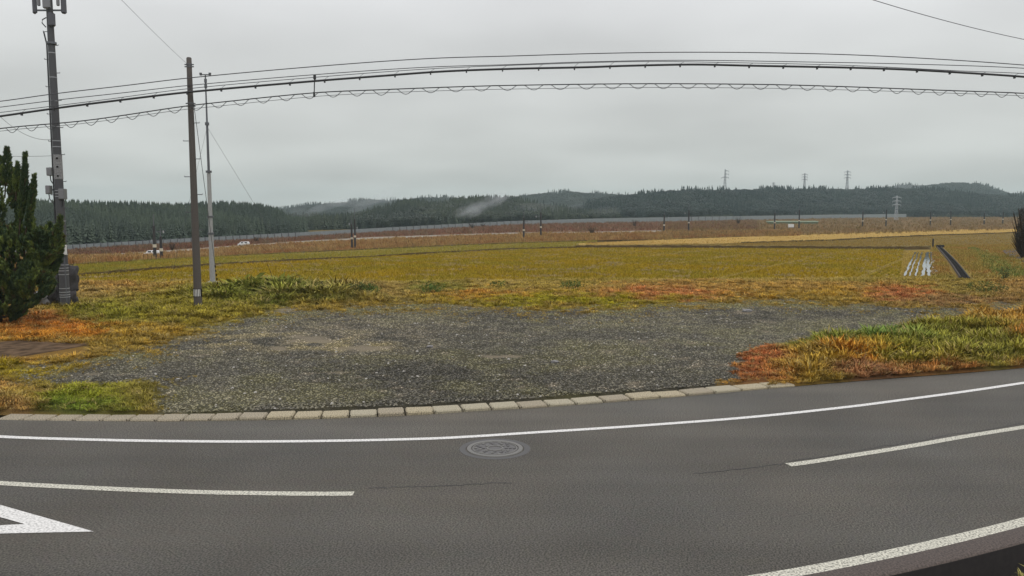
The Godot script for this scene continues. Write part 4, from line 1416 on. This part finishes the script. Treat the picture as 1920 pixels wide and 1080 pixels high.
func build_wires() -> void:
	var dp := -G(372, 583).z
	var W1 := [[-200, 212], [0, 190], [101, 176], [230, 161], [356, 146], [600, 124], [800, 110], [960, 105], [1130, 100], [1280, 98], [1440, 99], [1600, 103], [1760, 111], [1920, 122], [2200, 146]]
	var W2 := [[-200, 226], [0, 201], [112, 187], [240, 173], [356, 160], [590, 140], [800, 126], [960, 121], [1100, 116], [1280, 113], [1500, 116], [1700, 120], [1920, 128], [2200, 150]]
	var W3 := [[-200, 236], [0, 211], [180, 189], [356, 166], [590, 145], [800, 129.5], [960, 122.5], [1200, 115.5], [1400, 118], [1600, 123], [1800, 133], [1920, 138], [2200, 160]]
	var W4 := [[-200, 246], [0, 218], [112, 202], [239, 186], [356, 172.5], [590, 152], [720, 142], [830, 134], [960, 129], [1100, 126], [1170, 123.5], [1300, 121], [1400, 123], [1600, 127], [1700, 130.5], [1800, 136], [1920, 144], [2200, 168]]
	var TT := [[-200, 270], [0, 241], [160, 226], [340, 200], [400, 193], [590, 174], [720, 168], [850, 163], [960, 160], [1200, 157], [1440, 158.5], [1600, 163], [1760, 169], [1920, 175], [2200, 192]]
	var TB := [[-200, 276], [0, 246], [160, 231], [340, 206], [400, 200], [590, 181], [720, 174], [850, 169.5], [960, 167], [1200, 164], [1440, 165.5], [1600, 169], [1760, 174], [1920, 180], [2200, 197]]
	var dd := dp - 0.35
	var w := thing("power_wire", "topmost single wire strung across the whole sky", "wire", Vector3.ZERO, "overhead wires across the road")
	obj("strand", tube_mesh(run(W1, -200, 2200, 90, dd, dd), [0.019], 5), M.wire, w)
	w = thing("power_wire", "second wire from the top, above the thick cable", "wire", Vector3.ZERO, "overhead wires across the road")
	obj("strand", tube_mesh(run(W2, -200, 2200, 90, dd + 0.2, dd + 0.2), [0.016], 5), M.wire, w)
	w = thing("thick_cable", "thick black overhead cable hung from a thin messenger wire", "cable", Vector3.ZERO, "overhead wires across the road")
	obj("messenger", tube_mesh(run(W3, -200, 2200, 90, dd, dd), [0.014], 5), M.wire, w)
	obj("sheath", tube_mesh(run(W4, -200, 2200, 110, dd, dd), [0.042], 8), M.cable, w)
	var px := -20.0
	var k := 0
	while px < 1950.0:
		var a := P(px + 8.0, ip(W3, px + 8.0), dd)
		var b := P(px, ip(W4, px), dd)
		obj("hanger", tube_mesh([a, a.lerp(b, 0.5) + Vector3(-0.03, 0, 0), b], [0.007], 4), M.wire, w)
		obj("hanger_clip", box_mesh(b + Vector3(0, -0.03, 0), Vector3(0.05, 0.13, 0.1)), M.cable, w)
		px += lerpf(68.0, 60.0, absf(px - 900.0) / 1000.0)
	w = thing("lashed_cable", "lowest pair of overhead cables joined by a wavy lashing", "cable", Vector3.ZERO, "overhead wires across the road")
	obj("upper_cable", tube_mesh(run(TT, -200, 2200, 110, dd, dd), [0.022], 6), M.cable, w)
	obj("lower_cable", tube_mesh(run(TB, -200, 2200, 110, dd, dd), [0.010], 5), M.wire, w)
	px = -100.0
	while px < 2020.0:
		var per := lerpf(50.0, 36.0, absf(px - 1000.0) / 1000.0)
		var pts := []
		for i in 11:
			var f := i / 10.0
			var x := px + per * f
			var dip := pow(sin(PI * clampf((f - 0.12) / 0.76, 0, 1)), 1.3) * 10.0
			if px < 760.0: dip *= 1.1
			pts.append(P(x, ip(TT, x) + dip - 0.5, dd - 0.04))
		obj("lashing_loop", tube_mesh(pts, [0.012], 4), M.cable, w)
		px += per
	w = thing("spacer_bar", "short upright spacer bar linking the upper wires to the lashed cable", "bar", Vector3.ZERO)
	obj("rod", tube_mesh([P(590, 140, dd), P(589, 182, dd)], [0.022], 6), M.cable, w)
	obj("clamp", box_mesh(P(590, 144.5, dd), Vector3(0.10, 0.2, 0.1), 0.02), M.cable, w)
	obj("clamp", box_mesh(P(589, 177, dd), Vector3(0.07, 0.2, 0.1), 0.02), M.cable, w)
	var thin := func(a: Vector3, b: Vector3, sag: float, r: float, label: String):
		var pts := []
		for i in 25:
			var f := i / 24.0
			pts.append(a.lerp(b, f) - Vector3(0, sag * 4.0 * f * (1.0 - f), 0))
		var o := thing("thin_wire", label, "wire", Vector3.ZERO)
		obj("strand", tube_mesh(pts, [r], 4), M.wire, o)
	thin.call(P(352, 121, dp), P(175, -55, 22.0), 0.05, 0.007, "thin wire rising to the upper left from the utility pole top")
	thin.call(P(1600, -12, 24.0), P(1990, 87, 30.0), 0.12, 0.011, "thin wire crossing the upper right corner of the sky")
	thin.call(P(100, 261, dp), P(-60, 150, dp - 6.0), 0.6, 0.008, "thin drooping wire running left from the telecom pole")
	thin.call(P(100, 292, dp), P(-60, 289, dp - 2.0), 0.05, 0.007, "faint level wire running left from the telecom pole")

func build_tree() -> void:
	var base := G(-6, 612, 0.0)
	var d := -base.z
	var t := thing("conifer_tree", "dense dark green conifer with flame shaped tips at the left edge", "tree", base)
	var to := func(px: float, py: float, dz: float) -> Vector3: return P(px, py, d + dz) - base
	# trunk and limbs
	var st := new_st()
	tube(st, [Vector3(0, -0.1, 0), Vector3(0.06, 1.5, 0), Vector3(-0.02, 3.2, 0.05), Vector3(0.2, 5.2, 0)], [0.2, 0.16, 0.11, 0.03], 9)
	obj("trunk", done(st), M.bark, t)
	var sc := [Scatter.new(), Scatter.new()]
	var lobes := [[2, 410, 34, 78, 800], [-44, 425, 58, 100, 1200], [-90, 480, 60, 120, 900], [34, 500, 62, 80, 1600], [82, 462, 30, 46, 650], [60, 535, 40, 42, 800], [10, 565, 44, 42, 900], [-40, 560, 60, 50, 900], [20, 590, 25, 20, 250]]
	var px_m := d / F
	var stt := new_st()
	for l in lobes:
		var c: Vector3 = to.call(l[0], l[1], rng.randf_range(-0.3, 0.3))
		tube(stt, [Vector3(0, clampf(c.y * 0.5, 0.4, 3.0), 0), c * Vector3(0.6, 0.8, 0.6), c], [0.07, 0.045, 0.02], 5)
		for k in l[4]:
			var u := Vector3(rng.randfn(), rng.randfn(), rng.randfn()).normalized()
			var r := pow(rng.randf(), 0.28)
			var p: Vector3 = c + Vector3(u.x * l[2], u.y * l[3], u.z * l[2]) * px_m * r * 0.84
			if p.y < 0.12: continue
			# lumps: skip where the clump noise is low, so gaps stay open
			if nz.get_noise_3d(p.x * 110.0, p.y * 80.0, p.z * 110.0) < -0.02: continue
			var dir := (Vector3(u.x * 0.75, 0.9 + u.y * 0.2, u.z * 0.75) + Vector3(0.1, 0, 0)).normalized()
			add_sprig(sc, p, dir, rng.randf_range(0.26, 0.46), r)
	# plumes: flame shaped tips
	var plumes := [[10, 350, 13, 280, 0.15], [-2, 350, -1, 296, 0.13], [38, 410, 47, 289, 0.09], [50, 425, 64, 330, 0.09], [48, 385, 58, 348, 0.11], [30, 360, 32, 308, 0.09], [22, 370, 24, 318, 0.14], [36, 420, 37, 345, 0.12], [-20, 360, -14, 300, 0.2], [-45, 380, -50, 315, 0.2], [-75, 400, -80, 335, 0.2],
		[95, 470, 113, 408, 0.16], [85, 465, 92, 420, 0.16], [70, 470, 73, 432, 0.14], [100, 490, 116, 445, 0.14], [60, 480, 55, 430, 0.15], [95, 510, 112, 470, 0.16], [85, 530, 104, 492, 0.16], [45, 470, 38, 428, 0.15], [75, 550, 93, 515, 0.16], [62, 565, 84, 540, 0.15], [48, 580, 66, 560, 0.15], [56, 440, 58, 404, 0.12], [25, 470, 20, 425, 0.15], [40, 530, 52, 480, 0.2], [10, 540, 16, 490, 0.2], [70, 510, 82, 470, 0.2], [20, 590, 38, 575, 0.12]]
	for p in plumes:
		var z := rng.randf_range(-0.5, 0.6)
		var a: Vector3 = to.call(p[0], p[1], z)
		var b: Vector3 = to.call(p[2], p[3], z)
		var mid := a.lerp(b, 0.5) + Vector3((b.x - a.x) * 0.25, -0.05, 0)
		tube(stt, [a - (b - a) * 0.3, a, mid, b], [0.03, 0.025, 0.015, 0.005], 4)
		var n := int(230.0 * (b - a).length())
		for k in n:
			var f := k / float(n)
			var c := a.lerp(mid, f).lerp(mid.lerp(b, f), f)
			var r: float = p[4] * sin(PI * clampf(0.18 + f * 0.82, 0, 1)) * rng.randf_range(0.4, 1.0)
			var an := rng.randf() * TAU
			var o := Vector3(cos(an) * r, 0, sin(an) * r)
			add_sprig(sc, c + o, ((b - a).normalized() + o.normalized() * 0.45).normalized(), rng.randf_range(0.13, 0.24), 1.0)
	obj("limbs", done(stt), M.bark, t)
	for k in 2:
		multi("crown", sc[k], sprig_mesh(400 + k), M.needle, t)

func add_sprig(sc: Array, p: Vector3, dir: Vector3, s: float, outer: float) -> void:
	var x := dir.cross(Vector3(rng.randfn(), 0.01, rng.randfn())).normalized()
	var b := Basis(x, dir, x.cross(dir)).scaled(Vector3(s, s, s))
	var g := clampf(0.45 + 1.5 * nz.get_noise_3d(p.x * 130.0 + 60.0, p.y * 70.0, p.z * 130.0) + rng.randf_range(-0.35, 0.45), 0.0, 1.0)
	var c := Color(0.045, 0.080, 0.028).lerp(Color(0.17, 0.22, 0.045), g * g)
	if rng.randf() < 0.04: c = Color(0.11, 0.09, 0.035)
	sc[rng.randi() & 1].add(Transform3D(b, p), c)

func boulder(at: Vector3, s: Vector3, sd: int, m: Material, label: String, called := "boulder") -> void:
	var sp := SphereMesh.new()
	sp.radial_segments = 28
	sp.rings = 18
	var arr := sp.get_mesh_arrays()
	var v: PackedVector3Array = arr[Mesh.ARRAY_VERTEX]
	var n := FastNoiseLite.new()
	n.seed = sd
	n.frequency = 0.9
	n.fractal_octaves = 4
	for i in v.size():
		var u := v[i].normalized()
		var sq := u / maxf(maxf(absf(u.x), absf(u.y)), absf(u.z))
		u = u.lerp(sq * 0.8, 0.5)
		var k := 1.0 + 0.5 * n.get_noise_3dv(v[i] * 2.6) + 0.22 * n.get_noise_3dv(v[i] * 7.0)
		v[i] = u * k * s * 0.5
	arr[Mesh.ARRAY_VERTEX] = v
	arr[Mesh.ARRAY_NORMAL] = null
	arr[Mesh.ARRAY_TANGENT] = null
	var am := ArrayMesh.new()
	am.add_surface_from_arrays(Mesh.PRIMITIVE_TRIANGLES, arr)
	var st := SurfaceTool.new()
	st.create_from(am, 0)
	st.generate_normals()
	var o := obj(called, st.commit(), m)
	o.position = at + Vector3(0, s.y * 0.42, 0)
	tag(o, label, "boulder" if called == "boulder" else "stone")

func build_rocks() -> void:
	var d := -G(120, 580).z + 0.9
	var k := d / F
	var y0 := 0.0
	var p := P(128, 578, d); p.y = 0.0
	boulder(p, Vector3(34 * k, 38 * k, 0.7), 1, M.rock, "lower right dark boulder behind the telecom pole foot")
	p = P(101, 578, d); p.y = 0.0
	boulder(p, Vector3(32 * k, 48 * k, 0.8), 2, M.rock, "left dark boulder behind the telecom pole foot")
	p = P(132, 550, d + 0.15); p.y = 0.62
	boulder(p, Vector3(31 * k, 55 * k, 0.6), 3, M.rock, "upper right dark boulder resting on the lower one")
	p = P(112, 545, d + 0.3); p.y = 0.5
	boulder(p, Vector3(34 * k, 48 * k, 0.6), 7, M.rock, "middle dark boulder hidden behind the telecom pole")
	p = P(76, 577, d - 0.5); p.y = 0.0
	boulder(p, Vector3(28 * k, 34 * k, 0.6), 4, M.rock_pale, "pale grey boulder showing under the conifer")

func build_details() -> void:
	# manhole
	var c := G(928, 841.5)
	c.y = 0.003
	var t := thing("manhole_cover", "round cast iron manhole cover set in the road", "manhole cover", c)
	var ring := func(r0: float, r1: float, y: float, n: int) -> ArrayMesh:
		var st := new_st()
		st.set_smooth_group(-1)
		for k in n:
			var a := TAU * k / n
			var b := TAU * (k + 1) / n
			var v0 := Vector3(cos(a), 0, sin(a))
			var v1 := Vector3(cos(b), 0, sin(b))
			_face(st, v0 * r0 + Vector3(0, y, 0), v0 * r1 + Vector3(0, y, 0), v1 * r1 + Vector3(0, y, 0), v1 * r0 + Vector3(0, y, 0), Vector3.UP)
			_face(st, v0 * r1 + Vector3(0, y, 0), v0 * (r1 + 0.006) + Vector3(0, 0, 0), v1 * (r1 + 0.006), v1 * r1 + Vector3(0, y, 0), v0 + Vector3.UP)
			_face(st, v0 * r0 + Vector3(0, y, 0), v0 * (r0 - 0.004), v1 * (r0 - 0.004), v1 * r0 + Vector3(0, y, 0), -v0 + Vector3.UP)
		return done(st)
	obj("asphalt_collar", ring.call(0.52, 0.62, 0.004, 48), M.collar, t)
	obj("frame", ring.call(0.42, 0.49, 0.014, 48), M.iron_rim, t)
	obj("lid", ring.call(0.004, 0.405, 0.006, 48), M.iron, t)
	obj("lid_ring", ring.call(0.375, 0.395, 0.016, 48), M.iron_rim, t)
	obj("lid_ring", ring.call(0.12, 0.15, 0.018, 32), M.iron_rim, t)
	for r in [0.20, 0.27, 0.34]:
		var n := int(r * 44.0)
		for k in n:
			if rng.randf() < 0.12: continue
			var a := TAU * k / n
			obj("stud", box_mesh(Vector3(cos(a) * r, 0.012, sin(a) * r), Vector3(0.05, 0.014, 0.06), 0.006, Basis(Vector3.UP, -a)), M.iron_rim if k % 2 else M.iron, t)
	# wet slab at left
	var st := PackedVector3Array()
	var poly := [[-120, 690], [0, 681], [60, 672], [110, 663], [168, 652]]
	var ptop := [[-120, 652], [0, 648], [60, 642.5], [110, 641], [168, 650]]
	for y in [0.07, 0.115]:
		for p in poly: st.append(G(p[0], p[1], y))
	for f in [0.5, 1.0]:
		for i in poly.size(): st.append(G(poly[i][0], lerpf(poly[i][1], ptop[i][1], f), 0.117))
	for i in ptop.size(): st.append(G(ptop[i][0], ptop[i][1] - 0.3, 0.03))
	var sl := obj("concrete_slab", sheet(st, poly.size(), 5), M.slab)
	tag(sl, "wet brown concrete slab lying in rusty grass at left", "slab")
	# shrubs and weeds that stand out singly
	var weed := func(px: float, py: float, h: float, w: float, n: int, c: Color, label: String):
		var v := G(px, py, 0.05)
		var o := thing("leafy_weed", label, "plant", v)
		var stm := new_st()
		for k in 5:
			var a := rng.randf() * TAU
			tube(stm, [Vector3.ZERO, Vector3(cos(a) * w * 0.25, h * 0.5, sin(a) * w * 0.25), Vector3(cos(a) * w * 0.4, h * 0.9, sin(a) * w * 0.4)], [0.012, 0.009, 0.004], 4)
		obj("stems", done(stm), M.bark, o)
		var sc := Scatter.new()
		for k in n:
			var a := rng.randf() * TAU
			var r := w * 0.5 * sqrt(rng.randf())
			var y := rng.randf() * h * (1.0 - r / w * 0.9)
			var s := rng.randf_range(0.18, 0.3)
			sc.add(upright(Vector3(cos(a) * r, y, sin(a) * r), s, s), c * rng.randf_range(0.7, 1.3))
		multi("leaves", sc, leafy_tuft(12, 500 + n), M.blade, o)
	weed.call(812, 553, 0.45, 1.1, 40, Color(0.10, 0.15, 0.035), "green leafy weed left of the others at the lot's far edge")
	weed.call(1072, 545, 0.40, 1.3, 40, Color(0.09, 0.14, 0.035), "green leafy weed in the middle of the far grass strip")
	weed.call(935, 544, 0.30, 0.9, 22, Color(0.12, 0.15, 0.035), "small green weed between two larger weeds at the far edge")
	weed.call(690, 556, 0.55, 1.2, 60, Color(0.09, 0.14, 0.035), "green weed clump at the right end of the tall weeds")
	weed.call(665, 557, 0.6, 1.0, 50, Color(0.08, 0.10, 0.035), "dark weed clump amid the tall weeds behind the lot")
	weed.call(600, 556, 0.6, 1.6, 70, Color(0.10, 0.10, 0.045), "brownish weed clump in the tall weeds behind the lot")
	weed.call(1850, 552, 0.5, 1.8, 60, Color(0.12, 0.14, 0.04), "broad green weed clump at the right beyond the gravel")
	weed.call(1883, 530, 1.0, 0.5, 26, Color(0.10, 0.13, 0.05), "upright green weed near the pale track at far right")
	# dark bush cut by the right edge
	var bo := thing("dark_bush", "dark bare bush cut by the right edge of the view", "bush", G(1922, 487, 0.0))
	var bs := new_st()
	var bd := -bo.position.z
	for k in 60:
		var a := rng.randf() * TAU
		var tip := Vector3(cos(a) * 1.1, rng.randf_range(1.2, 4.6), sin(a) * 1.1)
		tube(bs, [Vector3(cos(a) * 0.1, 0, sin(a) * 0.1), tip * Vector3(0.6, 0.55, 0.6), tip], [0.06, 0.04, 0.015], 4)
	obj("branches", done(bs), M.bark, bo)
	var bsc := Scatter.new()
	for k in 420:
		var u := Vector3(rng.randfn(), rng.randfn(), rng.randfn()).normalized() * pow(rng.randf(), 0.4)
		bsc.add(upright(Vector3(u.x * 1.0 + 0.3, 2.6 + u.y * 2.2, u.z * 1.2), 0.5, 0.5), Color(0.04, 0.035, 0.028) * rng.randf_range(0.6, 1.5))
	multi("twigs", bsc, leafy_tuft(14, 77), M.needle, bo)
	# leaning stick in the stubble
	var sa := G(513, 528)
	var sk := obj("leaning_stick", tube_mesh([sa + Vector3(0, -0.1, 0), P(508, 512, -sa.z), P(501, 494, -sa.z - 0.1)], [0.025, 0.02, 0.012], 5), M.bark)
	tag(sk, "thin dead stick leaning at the near edge of the stubble", "stick")
	# bare shrubs along the railway
	for b in [[323, 470, 1.6, "bare round shrub beside the leftmost railway poles"], [480, 456, 1.6, "dark shrub beside the parked white van"], [885, 430, 2.2, "dark shrub on the red bank below the barrier"], [905, 427, 2.0, "second dark shrub on the red bank, further right"], [1385, 421, 3.0, "bare shrub before the right part of the barrier"], [1110, 440, 1.8, "small bare shrub by the reeds in the middle"], [1190, 426, 2.4, "grey shrub on the red bank right of centre"]]:
		var v := G(b[0], b[1])
		var o := thing("bare_shrub", b[3], "shrub", v)
		var s2 := new_st()
		for k in 26:
			var a := rng.randf() * TAU
			var tip: Vector3 = Vector3(cos(a) * rng.randf_range(0.2, 0.6), rng.randf_range(0.5, 1.0), sin(a) * 0.5) * b[2]
			tube(s2, [Vector3.ZERO, tip * Vector3(0.5, 0.6, 0.5), tip], [0.05, 0.035, 0.015], 3)
		obj("branches", done(s2), M.bark, o)
	# pale stones lying on the lot
	for p in [[1040, 684, 0.16, "flat white stone lying on the dark gravel"], [443, 577, 0.16, "small white stone at the weeds' edge"], [1400, 588, 0.30, "flat pale stone on the gravel at right"], [806, 655, 0.16, "flat grey stone in the middle of the gravel"]]:
		var v := G(p[0], p[1], 0.05)
		boulder(v, Vector3(p[2] * 1.3, p[2] * 0.5, p[2]), int(p[0]), M.rock_pale, p[3], "pale_stone")
